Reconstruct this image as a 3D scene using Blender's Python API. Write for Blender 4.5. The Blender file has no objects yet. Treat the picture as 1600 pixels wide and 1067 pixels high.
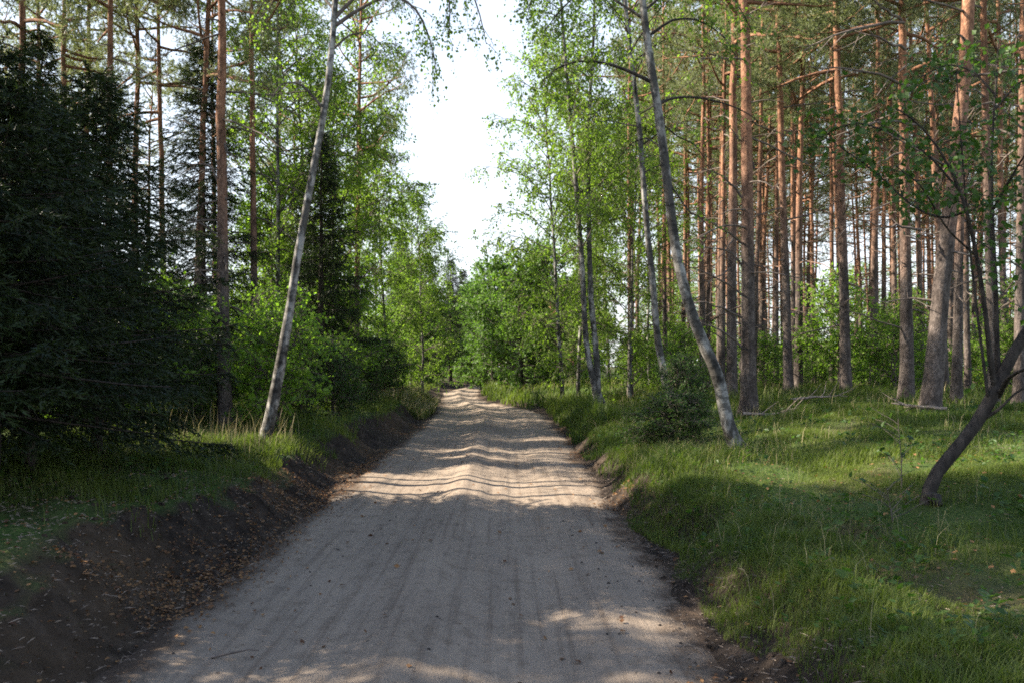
import bpy, math
import numpy as np

S = bpy.context.scene
COL = S.collection
TAU = 2 * math.pi

# ------------------------------------------------------------------ camera numbers (photo 1600 px wide)
F, CX, CY, EYE = 1400.0, 788.0, 566.0, 1.8


def at(px, py, Y):
    """the point of the place that is seen at a photo pixel, Y metres down the road"""
    return np.array([(px - CX) / F * Y, Y, EYE - (py - CY) / F * Y])


# ------------------------------------------------------------------ noise and terrain
def _h(ix, iy, s):
    v = np.sin(ix * 127.1 + iy * 311.7 + s * 74.7) * 43758.5453
    return v - np.floor(v)


def vn(x, y, s=0):
    x = np.asarray(x, float); y = np.asarray(y, float)
    ix, iy = np.floor(x), np.floor(y)
    fx, fy = x - ix, y - iy
    fx = fx * fx * (3 - 2 * fx); fy = fy * fy * (3 - 2 * fy)
    a = _h(ix, iy, s); b = _h(ix + 1, iy, s); c = _h(ix, iy + 1, s); d = _h(ix + 1, iy + 1, s)
    return (a + (b - a) * fx) * (1 - fy) + (c + (d - c) * fx) * fy


def ss(x, a=0.0, b=1.0):
    t = np.clip((np.asarray(x, float) - a) / (b - a), 0, 1)
    return t * t * (3 - 2 * t)


def road_left(y):
    return np.interp(y, [-20, 5, 14, 32, 38, 45, 55, 63, 70, 85, 110, 260], [-2.3, -2.3, -2.32, -2.45, -2.75, -3.2, -3.75, -3.35, -2.7, -1.2, 3, 60])


def road_right(y):
    return np.interp(y, [-20, 5, 14, 29, 32, 36, 42, 49, 61, 70, 85, 110, 260], [1.25, 1.28, 1.42, 1.5, 1.3, 0.45, -0.9, -1.45, -1.6, -0.9, 0.8, 5, 62])


def road_z(x, y):
    L, R = road_left(y), road_right(y)
    c = (L + R) / 2 - 0.12 + 0.12 * (vn(0 * y, y * 0.35, 3) - 0.5)
    d = x - c
    z = 0.075 * np.exp(-(d / 0.24) ** 2) * (0.8 + 0.4 * vn(y * 0 + 2, y * 0.3, 5))
    z -= 0.030 * np.exp(-((np.abs(d) - 0.85) / 0.38) ** 2)
    z += 0.02 * np.exp(-((d - 1.45) / 0.25) ** 2) + 0.02 * np.exp(-((d + 1.5) / 0.25) ** 2)
    z += 0.005 * (vn(x * 0.22, y * 0.6, 11) - 0.5) + 0.006 * (vn(x * 0.6 + 9, y * 2.2, 12) - 0.5)
    z += 0.012 * (vn(x * 5, y * 6, 13) - 0.5) + 0.01 * (vn(x * 9, y * 2.2, 14) - 0.5)
    # tyre ridges that run along the road
    z += 0.022 * (vn(x * 7.0 + 0.3 * vn(x * 0, y * 0.3, 6), y * 0.25, 15) - 0.5)
    return z


def ground_z(x, y):
    x = np.asarray(x, float); y = np.asarray(y, float)
    jag = 0.5 * (vn(x * 0.55, y * 0.7, 21) - 0.5) + 0.26 * (vn(x * 1.5, y * 1.9, 22) - 0.5) + 0.12 * (vn(x * 4.1, y * 4.3, 23) - 0.5)
    dl = road_left(y) - x
    dr = x - road_right(y)
    hl = np.interp(y, [0, 34, 46, 70], [0.58, 0.52, 0.22, 0.12])
    hr = np.interp(y, [0, 12, 26, 34, 44, 70], [0.36, 0.40, 0.34, 0.16, 0.10, 0.10])
    k = ss(np.maximum(dl, dr), 0.0, 0.5)
    zl = hl * ss(dl + jag * 1.1, 0.2, 1.0) + 0.16 * ss(dl, 1.0, 5)
    zr = hr * ss(dr + jag * 0.9, 0.12, 0.75) + np.interp(y, [0, 9, 16, 30, 50], [0.34, 0.38, 0.52, 0.5, 0.45]) * ss(dr, 0.7, 5.5)
    z = np.where(dl > dr, zl, zr)
    z = z - 0.11 * (1 - ss(np.maximum(dl, dr), -0.25, 0.12))
    z = z + k * (0.07 * (vn(x * 6, y * 6, 27) - 0.5) + 0.10 * (np.abs(vn(x * 2.3, y * 2.6, 28) - 0.5) * 2 - 0.5)) * ss(np.maximum(dl, dr), 0.1, 0.6) * (1 - 0.7 * ss(np.maximum(dl, dr), 1.3, 2.5))
    z = z + k * (0.16 * (vn(x * 0.33, y * 0.33, 24) - 0.5) + 0.10 * (vn(x * 1.1, y * 1.1, 25) - 0.5) + 0.045 * (vn(x * 3.3, y * 3.3, 26) - 0.5))
    return z


# ------------------------------------------------------------------ mesh collecting
class MB:
    def __init__(self):
        self.v = []; self.f = []; self.n = 0

    def add(self, verts, faces, mat=0, tint=0.5, smooth=False):
        verts = np.asarray(verts, np.float32).reshape(-1, 3)
        faces = np.asarray(faces, np.int32)
        t = np.broadcast_to(np.asarray(tint, np.float32), (len(verts),))
        self.v.append((verts, t)); self.f.append((faces + self.n, mat, smooth)); self.n += len(verts)

    def merge(self, o, mat):
        for (v, t) in o.v: self.v.append((v, t))
        for (f, m, sm) in o.f: self.f.append((f + self.n, mat, sm))
        self.n += o.n
        return self

    def mesh(self, name, mats):
        me = bpy.data.meshes.new(name)
        V = np.concatenate([a for a, _ in self.v]); T = np.concatenate([b for _, b in self.v])
        sizes = np.concatenate([np.full(len(f), f.shape[1], np.int32) for f, _, _ in self.f])
        loops = np.concatenate([f.ravel() for f, _, _ in self.f])
        mi = np.concatenate([np.full(len(f), m, np.int32) for f, m, _ in self.f])
        sm = np.concatenate([np.full(len(f), s, bool) for f, _, s in self.f])
        me.vertices.add(len(V)); me.vertices.foreach_set('co', V.ravel())
        me.loops.add(len(loops)); me.loops.foreach_set('vertex_index', loops)
        me.polygons.add(len(sizes))
        me.polygons.foreach_set('loop_start', np.concatenate([[0], np.cumsum(sizes)[:-1]]).astype(np.int32))
        me.polygons.foreach_set('material_index', mi)
        me.polygons.foreach_set('use_smooth', sm)
        at_ = me.attributes.new('tint', 'FLOAT', 'POINT'); at_.data.foreach_set('value', T)
        for m in mats: me.materials.append(m)
        me.update(calc_edges=True)
        return me

    def build(self, name, mats, parent=None):
        o = bpy.data.objects.new(name, self.mesh(name, mats if isinstance(mats, (list, tuple)) else [mats]))
        COL.objects.link(o)
        if parent is not None: o.parent = parent
        return o


def tube(B, P, r, k=8, mat=0, tint=0.5, lump=0.0, rng=None):
    P = np.asarray(P, float); n = len(P)
    r = np.broadcast_to(np.asarray(r, float), (n,))
    T = np.gradient(P, axis=0); T /= np.linalg.norm(T, axis=1, keepdims=True) + 1e-9
    ref = np.array([0, 1.0, 0]) if abs(T[:, 1]).mean() < 0.8 else np.array([1.0, 0, 0])
    U = np.cross(T, ref); U /= np.linalg.norm(U, axis=1, keepdims=True) + 1e-9
    W = np.cross(T, U)
    a = np.arange(k) / k * TAU
    rr = r[:, None] * np.ones(k)
    if lump and rng is not None:
        rr = rr * (1 + lump * (rng.random((n, k)) - 0.5))
    V = P[:, None, :] + rr[:, :, None] * (np.cos(a)[None, :, None] * U[:, None, :] + np.sin(a)[None, :, None] * W[:, None, :])
    i = np.arange(n - 1)[:, None] * k; j = np.arange(k)[None, :]; j2 = (j + 1) % k
    Q = np.stack([i + j, i + j2, i + k + j2, i + k + j], -1).reshape(-1, 4)
    B.add(V.reshape(-1, 3), Q, mat, tint, True)


def unit(v):
    return v / (np.linalg.norm(v, axis=-1, keepdims=True) + 1e-9)


def leaf_quads(B, C, axis, L, W, rng, mat=0, tint=None, flat=0.0):
    """leaves as small folded rhombs; flat pulls their upper side to the sky"""
    n = len(C)
    nr = unit(rng.normal(size=(n, 3)) + np.array([0, 0, flat]))
    sd = unit(np.cross(axis, nr))
    nn = np.cross(sd, axis)
    L = np.broadcast_to(L, (n,))[:, None] * (0.45 + 0.95 * rng.random((n, 1)))
    Wd = L * W
    m = C + axis * L * 0.42
    V = np.stack([C, m + sd * Wd / 2 + nn * L * 0.07, C + axis * L, m - sd * Wd / 2 + nn * L * 0.07], 1)
    t = np.repeat(rng.random(n) if tint is None else tint, 4)
    B.add(V.reshape(-1, 3), np.arange(4 * n).reshape(-1, 4), mat, t)


def needles(B, C, axis, L, w, rng, mat=0, tint=None):
    n = len(C)
    sd = unit(np.cross(axis, rng.normal(size=(n, 3))))
    V = np.stack([C - sd * w / 2, C + sd * w / 2, C + axis * L], 1)
    t = np.repeat(rng.random(n) if tint is None else tint, 3)
    B.add(V.reshape(-1, 3), np.arange(3 * n).reshape(-1, 3), mat, t)


def curve_path(p0, d, length, n, rng, droop=0.0, wob=0.12):
    p = np.array(p0, float); d = unit(np.array(d, float)); st = length / (n - 1)
    out = [p.copy()]
    for i in range(n - 1):
        d = unit(d + rng.normal(size=3) * wob + np.array([0, 0, -droop]))
        p = p + d * st; out.append(p.copy())
    return np.array(out)


def along(P, t):
    P = np.asarray(P); x = np.clip(t, 0, 1) * (len(P) - 1); i = min(int(x), len(P) - 2)
    return P[i] + (P[i + 1] - P[i]) * (x - i), unit(P[i + 1] - P[i])


# ------------------------------------------------------------------ materials
def new_mat(name):
    m = bpy.data.materials.new(name); m.use_nodes = True
    nt = m.node_tree; nt.nodes.clear()
    return m, nt, nt.nodes.new('ShaderNodeOutputMaterial')


def N(nt, t, **kw):
    n = nt.nodes.new(t)
    for k, v in kw.items():
        if k.startswith('i_'): n.inputs[k[2:].replace('_', ' ')].default_value = v
        else: setattr(n, k, v)
    return n


def ramp(nt, fac, stops, interp='LINEAR'):
    r = nt.nodes.new('ShaderNodeValToRGB'); r.color_ramp.interpolation = interp
    el = r.color_ramp.elements
    while len(el) < len(stops): el.new(0.5)
    for e, (p, c) in zip(el, stops): e.position = p; e.color = (*c, 1) if len(c) == 3 else c
    nt.links.new(fac, r.inputs[0]); return r.outputs[0]


def mixc(nt, fac, a, b, mode='MIX'):
    m = nt.nodes.new('ShaderNodeMix'); m.data_type = 'RGBA'; m.blend_type = mode
    for s, v in ((m.inputs[0], fac), (m.inputs[6], a), (m.inputs[7], b)):
        if hasattr(v, 'is_output') or isinstance(v, bpy.types.NodeSocket): nt.links.new(v, s)
        else: s.default_value = v if not isinstance(v, tuple) else (*v, 1) if len(v) == 3 else v
    return m.outputs[2]


def leaf_mat(name, c0, c1, trans=0.42, tcol=(1.5, 1.75, 0.7), rough=0.5, spec=0.25):
    m, nt, out = new_mat(name)
    a = N(nt, 'ShaderNodeAttribute', attribute_name='tint')
    oi = N(nt, 'ShaderNodeObjectInfo')
    c = ramp(nt, a.outputs['Fac'], [(0.0, c0), (1.0, c1)])
    v = N(nt, 'ShaderNodeMapRange', i_To_Min=0.82, i_To_Max=1.18); nt.links.new(oi.outputs['Random'], v.inputs[0])
    hs = N(nt, 'ShaderNodeHueSaturation'); nt.links.new(c, hs.inputs['Color']); nt.links.new(v.outputs[0], hs.inputs['Value'])
    p = N(nt, 'ShaderNodeBsdfPrincipled'); nt.links.new(hs.outputs[0], p.inputs['Base Color'])
    p.inputs['Roughness'].default_value = rough; p.inputs['Specular IOR Level'].default_value = spec
    tc = mixc(nt, 1.0, hs.outputs[0], tcol, 'MULTIPLY')
    t = N(nt, 'ShaderNodeBsdfTranslucent'); nt.links.new(tc, t.inputs[0])
    ms = N(nt, 'ShaderNodeMixShader'); ms.inputs[0].default_value = trans
    nt.links.new(p.outputs[0], ms.inputs[1]); nt.links.new(t.outputs[0], ms.inputs[2])
    nt.links.new(ms.outputs[0], out.inputs[0]); return m


def finish(nt, out, col, rough, bump_h=None, strength=0.6, dist=0.02, spec=0.2):
    p = N(nt, 'ShaderNodeBsdfPrincipled'); nt.links.new(col, p.inputs['Base Color'])
    p.inputs['Roughness'].default_value = rough; p.inputs['Specular IOR Level'].default_value = spec
    if bump_h is not None:
        b = N(nt, 'ShaderNodeBump', i_Strength=strength, i_Distance=dist); nt.links.new(bump_h, b.inputs['Height'])
        nt.links.new(b.outputs[0], p.inputs['Normal'])
    nt.links.new(p.outputs[0], out.inputs[0])


def obj_coord(nt, scale, offset=True):
    tc = N(nt, 'ShaderNodeTexCoord')
    mp = N(nt, 'ShaderNodeMapping'); mp.inputs['Scale'].default_value = scale
    nt.links.new(tc.outputs['Object'], mp.inputs[0])
    if offset:
        oi = N(nt, 'ShaderNodeObjectInfo'); ml = N(nt, 'ShaderNodeMath', operation='MULTIPLY'); ml.inputs[1].default_value = 37.0
        nt.links.new(oi.outputs['Random'], ml.inputs[0])
        cb = N(nt, 'ShaderNodeCombineXYZ'); nt.links.new(ml.outputs[0], cb.inputs[0]); nt.links.new(ml.outputs[0], cb.inputs[2])
        nt.links.new(cb.outputs[0], mp.inputs['Location'])
    return mp.outputs[0], tc


def noise(nt, vec, scale, detail=4, rough=0.55):
    n = N(nt, 'ShaderNodeTexNoise', i_Scale=scale, i_Detail=detail, i_Roughness=rough)
    if vec is not None: nt.links.new(vec, n.inputs['Vector'])
    return n.outputs['Fac']


def pine_bark():
    m, nt, out = new_mat('pine_bark')
    vec, tc = obj_coord(nt, (1, 1, 0.45))
    n1 = noise(nt, vec, 18, 6, 0.65); n2 = noise(nt, vec, 3.5, 3)
    vo = N(nt, 'ShaderNodeTexVoronoi', feature='DISTANCE_TO_EDGE', i_Scale=22); nt.links.new(vec, vo.inputs['Vector'])
    a = N(nt, 'ShaderNodeAttribute', attribute_name='tint')          # height along the trunk, 0 foot .. 1 top
    ad = N(nt, 'ShaderNodeMath', operation='MULTIPLY_ADD'); ad.inputs[1].default_value = 0.42; ad.inputs[2].default_value = -0.21
    nt.links.new(n2, ad.inputs[0])
    sm = N(nt, 'ShaderNodeMath', operation='ADD'); nt.links.new(a.outputs['Fac'], sm.inputs[0]); nt.links.new(ad.outputs[0], sm.inputs[1])
    low = ramp(nt, n1, [(0.25, (0.030, 0.024, 0.021)), (0.5, (0.105, 0.085, 0.073)), (0.75, (0.21, 0.172, 0.15))])
    high = ramp(nt, n1, [(0.25, (0.085, 0.042, 0.027)), (0.5, (0.27, 0.135, 0.078)), (0.75, (0.42, 0.235, 0.145))])
    f = ramp(nt, sm.outputs[0], [(0.34, (0, 0, 0)), (0.76, (1, 1, 1))])
    c = mixc(nt, f, low, high)
    crack = ramp(nt, vo.outputs['Distance'], [(0.0, (0.35, 0.33, 0.32)), (0.09, (1, 1, 1))])
    c = mixc(nt, 0.75, c, crack, 'MULTIPLY')
    c = mixc(nt, 0.8, c, ramp(nt, n2, [(0.38, (0.45, 0.43, 0.42)), (0.55, (1, 1, 1))]), 'MULTIPLY')
    finish(nt, out, c, 0.9, n1, 0.9, 0.035); return m


def birch_bark(name, dark=0.0):  # dark: how far the white is lowered to stand in for shade
    m, nt, out = new_mat(name)
    vec, tc = obj_coord(nt, (1.4, 1.4, 2.3)); vec2, _ = obj_coord(nt, (1, 1, 0.45))
    n1 = noise(nt, vec, 4.2, 6, 0.7); n2 = noise(nt, vec2, 7, 5); n3 = noise(nt, vec2, 4.5, 5, 0.65)
    white = ramp(nt, n2, [(0.3, tuple(v * (1 - 1.7 * dark) for v in (0.34, 0.325, 0.295))), (0.7, tuple(v * (1 - 1.7 * dark) for v in (0.62, 0.595, 0.545)))])
    lent = ramp(nt, n1, [(0.50, (1, 1, 1)), (0.60, (0.10, 0.09, 0.08))])
    c = mixc(nt, 0.72, white, lent, 'MULTIPLY')
    a = N(nt, 'ShaderNodeAttribute', attribute_name='tint')          # 0 foot: dark fissured plates, 1 up the stem
    sm = N(nt, 'ShaderNodeMath', operation='MULTIPLY_ADD'); sm.inputs[1].default_value = 0.55
    nt.links.new(n2, sm.inputs[0]); nt.links.new(a.outputs['Fac'], sm.inputs[2])
    f = ramp(nt, sm.outputs[0], [(0.30, (0, 0, 0)), (0.52, (1, 1, 1))])
    rough = ramp(nt, n2, [(0.35, (0.03, 0.026, 0.022)), (0.62, (0.20, 0.18, 0.15))])
    c = mixc(nt, f, rough, c)
    pat = ramp(nt, n3, [(0.42, (1, 1, 1)), (0.53, (0.12, 0.11, 0.10))]); c = mixc(nt, 0.88, c, pat, 'MULTIPLY')
    finish(nt, out, c, 0.75, n2, 0.7, 0.03); return m


def plain_bark(name, c0, c1, sc=20):
    m, nt, out = new_mat(name)
    vec, tc = obj_coord(nt, (1, 1, 0.3)); n1 = noise(nt, vec, sc, 5)
    finish(nt, out, ramp(nt, n1, [(0.3, c0), (0.7, c1)]), 0.9, n1, 0.9, 0.03); return m


def sand_mat():
    m, nt, out = new_mat('sand')
    g = N(nt, 'ShaderNodeNewGeometry'); pos = g.outputs['Position']
    def mp(s):
        k = N(nt, 'ShaderNodeMapping'); k.inputs['Scale'].default_value = s; nt.links.new(pos, k.inputs[0]); return k.outputs[0]
    big = noise(nt, mp((0.9, 0.35, 1)), 1.0, 4); streak = noise(nt, mp((11, 0.22, 1)), 1.0, 5, 0.65)
    mid = noise(nt, mp((1, 0.7, 1)), 7, 6, 0.65); fine = noise(nt, pos, 90, 3, 0.6); clod = noise(nt, mp((1, 0.8, 1)), 26, 2, 0.5)
    c = ramp(nt, big, [(0.3, (0.188, 0.150, 0.116)), (0.7, (0.260, 0.209, 0.160))])
    c = mixc(nt, 0.8, c, ramp(nt, streak, [(0.33, (0.66, 0.63, 0.61)), (0.48, (1, 1, 1)), (0.7, (1.12, 1.1, 1.07))]), 'MULTIPLY')
    c = mixc(nt, 0.6, c, ramp(nt, mid, [(0.32, (0.6, 0.58, 0.56)), (0.5, (1, 1, 1))]), 'MULTIPLY')
    c = mixc(nt, 0.75, c, ramp(nt, clod, [(0.27, (0.35, 0.32, 0.3)), (0.33, (1, 1, 1))]), 'MULTIPLY')
    c = mixc(nt, 0.5, c, ramp(nt, fine, [(0.3, (0.75, 0.75, 0.75)), (0.7, (1.15, 1.15, 1.15))]), 'MULTIPLY')
    ea = N(nt, 'ShaderNodeAttribute', attribute_name='tint')                # humus and crumbled leaves washed onto the road's edge
    em = N(nt, 'ShaderNodeMath', operation='MULTIPLY_ADD'); em.inputs[1].default_value = 1.5; nt.links.new(ea.outputs['Fac'], em.inputs[0])
    ns = N(nt, 'ShaderNodeMath', operation='MULTIPLY_ADD'); ns.inputs[1].default_value = 2.4; ns.inputs[2].default_value = -1.45; nt.links.new(mid, ns.inputs[0]); nt.links.new(ns.outputs[0], em.inputs[2])
    cl = N(nt, 'ShaderNodeClamp'); nt.links.new(em.outputs[0], cl.inputs[0])
    c = mixc(nt, cl.outputs[0], c, ramp(nt, fine, [(0.3, (0.028, 0.02, 0.015)), (0.6, (0.085, 0.06, 0.042)), (0.8, (0.16, 0.095, 0.05))]))
    h = mixc(nt, 0.4, mid, fine); h = mixc(nt, 0.35, h, streak)
    finish(nt, out, c, 0.95, h, 0.9, 0.035, 0.1); return m


def soil_mat():
    m, nt, out = new_mat('forest_floor')
    g = N(nt, 'ShaderNodeNewGeometry'); pos = g.outputs['Position']
    n1 = noise(nt, pos, 0.55, 4); n2 = noise(nt, pos, 6, 6, 0.65); n3 = noise(nt, pos, 38, 4, 0.6)
    soil = ramp(nt, n2, [(0.3, (0.012, 0.009, 0.007)), (0.55, (0.040, 0.030, 0.023)), (0.8, (0.10, 0.076, 0.058))])
    moss = ramp(nt, n3, [(0.3, (0.026, 0.046, 0.010)), (0.5, (0.045, 0.078, 0.018)), (0.78, (0.12, 0.105, 0.045))])
    sx = N(nt, 'ShaderNodeSeparateXYZ'); nt.links.new(g.outputs['Normal'], sx.inputs[0])
    px = N(nt, 'ShaderNodeSeparateXYZ'); nt.links.new(pos, px.inputs[0])
    up = ramp(nt, sx.outputs[2], [(0.80, (0, 0, 0)), (0.95, (1, 1, 1))])
    hi = N(nt, 'ShaderNodeMapRange', i_From_Min=0.14, i_From_Max=0.42); nt.links.new(px.outputs[2], hi.inputs[0])
    mm = N(nt, 'ShaderNodeMath', operation='MULTIPLY'); nt.links.new(up, mm.inputs[0]); nt.links.new(hi.outputs[0], mm.inputs[1])
    c = mixc(nt, mm.outputs[0], soil, moss)
    c = mixc(nt, ramp(nt, n1, [(0.5, (0, 0, 0)), (0.7, (0.6, 0.6, 0.6))]), c, (0.11, 0.075, 0.045))
    h = mixc(nt, 0.35, n2, n3)
    finish(nt, out, c, 0.95, h, 1.0, 0.10, 0.1); return m


M = dict(
    pine=pine_bark(), birch=birch_bark('birch_bark', 0.23), birch_dim=birch_bark('shaded_birch_bark', 0.29),  # birch_dim paints shade into the bark of two right-hand stems
    dark=plain_bark('alder_bark', (0.012, 0.010, 0.009), (0.06, 0.05, 0.042)),
    spruce_bark=plain_bark('spruce_bark', (0.018, 0.014, 0.011), (0.065, 0.05, 0.04)),
    twig=plain_bark('twig_bark', (0.06, 0.048, 0.04), (0.16, 0.13, 0.11), 8),
    deadwood=plain_bark('dead_wood', (0.13, 0.10, 0.08), (0.32, 0.26, 0.21), 14),
    pine_leaf=leaf_mat('pine_needles', (0.095, 0.118, 0.056), (0.19, 0.205, 0.105), 0.38, (1.3, 1.4, 0.85)),
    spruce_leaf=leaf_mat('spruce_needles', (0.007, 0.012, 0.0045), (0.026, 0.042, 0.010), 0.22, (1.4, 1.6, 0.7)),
    birch_leaf=leaf_mat('birch_leaves', (0.085, 0.145, 0.020), (0.17, 0.235, 0.045), 0.55),
    fresh_leaf=leaf_mat('rowan_leaves', (0.10, 0.18, 0.022), (0.18, 0.27, 0.045), 0.52),
    oak_leaf=leaf_mat('oak_leaves', (0.056, 0.108, 0.022), (0.105, 0.175, 0.040), 0.44),
    dim_leaf=leaf_mat('alder_leaves', (0.026, 0.058, 0.013), (0.055, 0.10, 0.022), 0.40),
    grass=leaf_mat('grass_blades', (0.034, 0.062, 0.011), (0.115, 0.138, 0.030), 0.40, rough=0.6),
    straw=leaf_mat('dry_grass_stalks', (0.20, 0.17, 0.085), (0.38, 0.32, 0.18), 0.25, (1.2, 1.2, 1.0), rough=0.7),
    litter=leaf_mat('fallen_leaf', (0.08, 0.036, 0.018), (0.29, 0.155, 0.062), 0.2, (1.2, 1.0, 0.8), rough=0.7),
    sand=sand_mat(), soil=soil_mat(),
)


# ------------------------------------------------------------------ ids
def tag(o, label=None, cat=None, group=None, kind=None):
    for k, v in (('label', label), ('category', cat), ('group', group), ('kind', kind)):
        if v: o[k] = v
    return o


def empty(name, loc=(0, 0, 0)):
    o = bpy.data.objects.new(name, None); COL.objects.link(o); o.location = loc; o.empty_display_size = 0.3
    return o


USED = set()


def put(proto, loc, rz, scale, label, cat, group=None, tilt=(0, 0)):
    """stands a tree of a kind at a place: the first one is the tree itself, later ones are copies with copies of its parts"""
    if proto.name in USED:
        r = proto.copy(); COL.objects.link(r)
        for k in list(r.keys()):
            if k in ('label', 'category', 'group'): del r[k]
        for ch in list(proto.children):
            c = ch.copy(); COL.objects.link(c); c.parent = r
    else:
        r = proto; USED.add(proto.name)
    r.location = loc; r.rotation_euler = (tilt[1], tilt[0], rz)
    r.rotation_mode = 'ZYX' if False else 'XYZ'
    r.scale = scale if isinstance(scale, tuple) else (scale,) * 3
    return tag(r, label, cat, group)


# ------------------------------------------------------------------ kinds of tree
def pine_needle_cloud(B, c, sig, n, rng, m=11):
    C = c + rng.normal(size=(n, 3)) * sig
    ax = unit((C - c) / sig * 0.7 + rng.normal(size=(n, 3)) * 0.5 + np.array([0, 0, 0.5]))
    Cn = np.repeat(C, m, 0)
    a = unit(np.repeat(ax, m, 0) * 0.7 + rng.normal(size=(n * m, 3)) * 0.75)
    needles(B, Cn, a, 0.16, 0.019, rng, 0, np.clip(np.repeat(rng.random(n), m) * 0.7 + rng.random(n * m) * 0.3, 0, 1))


def pine_crown(CB, TB, stem, H, cb, spread, nl, rng, tuft=32, lowgap=False):
    for i in range(nl):
        t = cb + (1 - cb) * (i + rng.random()) / nl
        p, _ = along(stem, t)
        u = (t - cb) / (1 - cb)
        ln = spread * (0.55 + 0.9 * math.sin(min(1, u * 1.15 + 0.18) * math.pi) ** 0.7) * (0.7 + 0.5 * rng.random())
        az = rng.random() * TAU; el = math.radians(-5 + 45 * u + rng.normal() * 10)
        d = (math.cos(az) * math.cos(el), math.sin(az) * math.cos(el), math.sin(el))
        P = curve_path(p, d, ln, 6, rng, -0.05, 0.12)
        tube(TB, P, np.linspace(0.045, 0.012, 6) * (1.2 - 0.5 * u), 5, 0, 0.8)
        for s in range(4 + int(ln)):
            q, dd = along(P, 0.4 + 0.6 * rng.random())
            e = curve_path(q, unit(dd + rng.normal(size=3) * 0.6 + np.array([0, 0, 0.2])), 0.35 + 0.5 * rng.random(), 3, rng, 0, 0.1)
            tube(TB, e, [0.012, 0.009, 0.006], 3, 0, 0.6)
            pine_needle_cloud(CB, e[-1], np.array([0.22, 0.22, 0.11]), int(tuft * (0.6 + 0.7 * rng.random())), rng)


def make_pine(seed, H=18.0, r0=0.13, cb=0.52, spread=1.9, nl=22, dead=14, separate_branches=True, tuft=30):
    rng = np.random.default_rng(seed)
    root = empty('scots_pine')
    n = 26; z = np.concatenate([[-0.25, 0.0, 0.12, 0.35], np.linspace(0.8, H, n - 4)])
    w = np.cumsum(rng.normal(size=(n, 2)) * 0.025, 0); w -= w[1]
    P = np.column_stack([w * (z / H + 0.15)[:, None] * 1.2, z])
    r = r0 * (1 - 0.82 * np.clip(z / H, 0, 1) ** 1.15) + r0 * 0.28 * np.exp(-np.clip(z, 0, 9) / 1.1) + r0 * 0.35 * np.exp(-np.clip(z, 0, 9) / 0.25)
    TB = MB(); tube(TB, P, r, 12, 0, 0.5, 0.10, rng)
    TB.v[0] = (TB.v[0][0], np.repeat(np.clip(z / 9.0, 0, 1), 12).astype(np.float32))
    st = P[3:]
    CB = MB(); LB = MB()
    pine_crown(CB, LB, st, H, cb, spread, nl, rng, tuft)
    TB.build('trunk', M['pine'], root)
    brs = []
    for i in range(dead):
        t = 0.10 + (cb - 0.10) * (i + rng.random()) / dead
        p, _ = along(st, t); az = rng.random() * TAU; el = math.radians(rng.normal() * 12 + 2)
        ln = (0.4 + 2.4 * rng.random() ** 1.5) * (0.6 + t)
        pth = curve_path(p, (math.cos(az) * math.cos(el), math.sin(az) * math.cos(el), math.sin(el)), ln, 6, rng, 0.05, 0.16)
        b = MB() if separate_branches else LB
        tube(b, pth, np.linspace(0.026, 0.007, 6), 5, 0, 0.5)
        for s in range(2):
            q, dd = along(pth, 0.4 + 0.5 * rng.random())
            tube(b, curve_path(q, unit(dd + rng.normal(size=3) * 0.7), 0.25 + 0.4 * rng.random(), 3, rng, 0.05, 0.2), [0.011, 0.008, 0.004], 3, 0, 0.5)
        if separate_branches: brs.append(b)
    for b in brs: b.build('branch', M['twig'], root)
    CB.merge(LB, 1).build('crown', [M['pine_leaf'], M['pine']], root)
    return root


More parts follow.
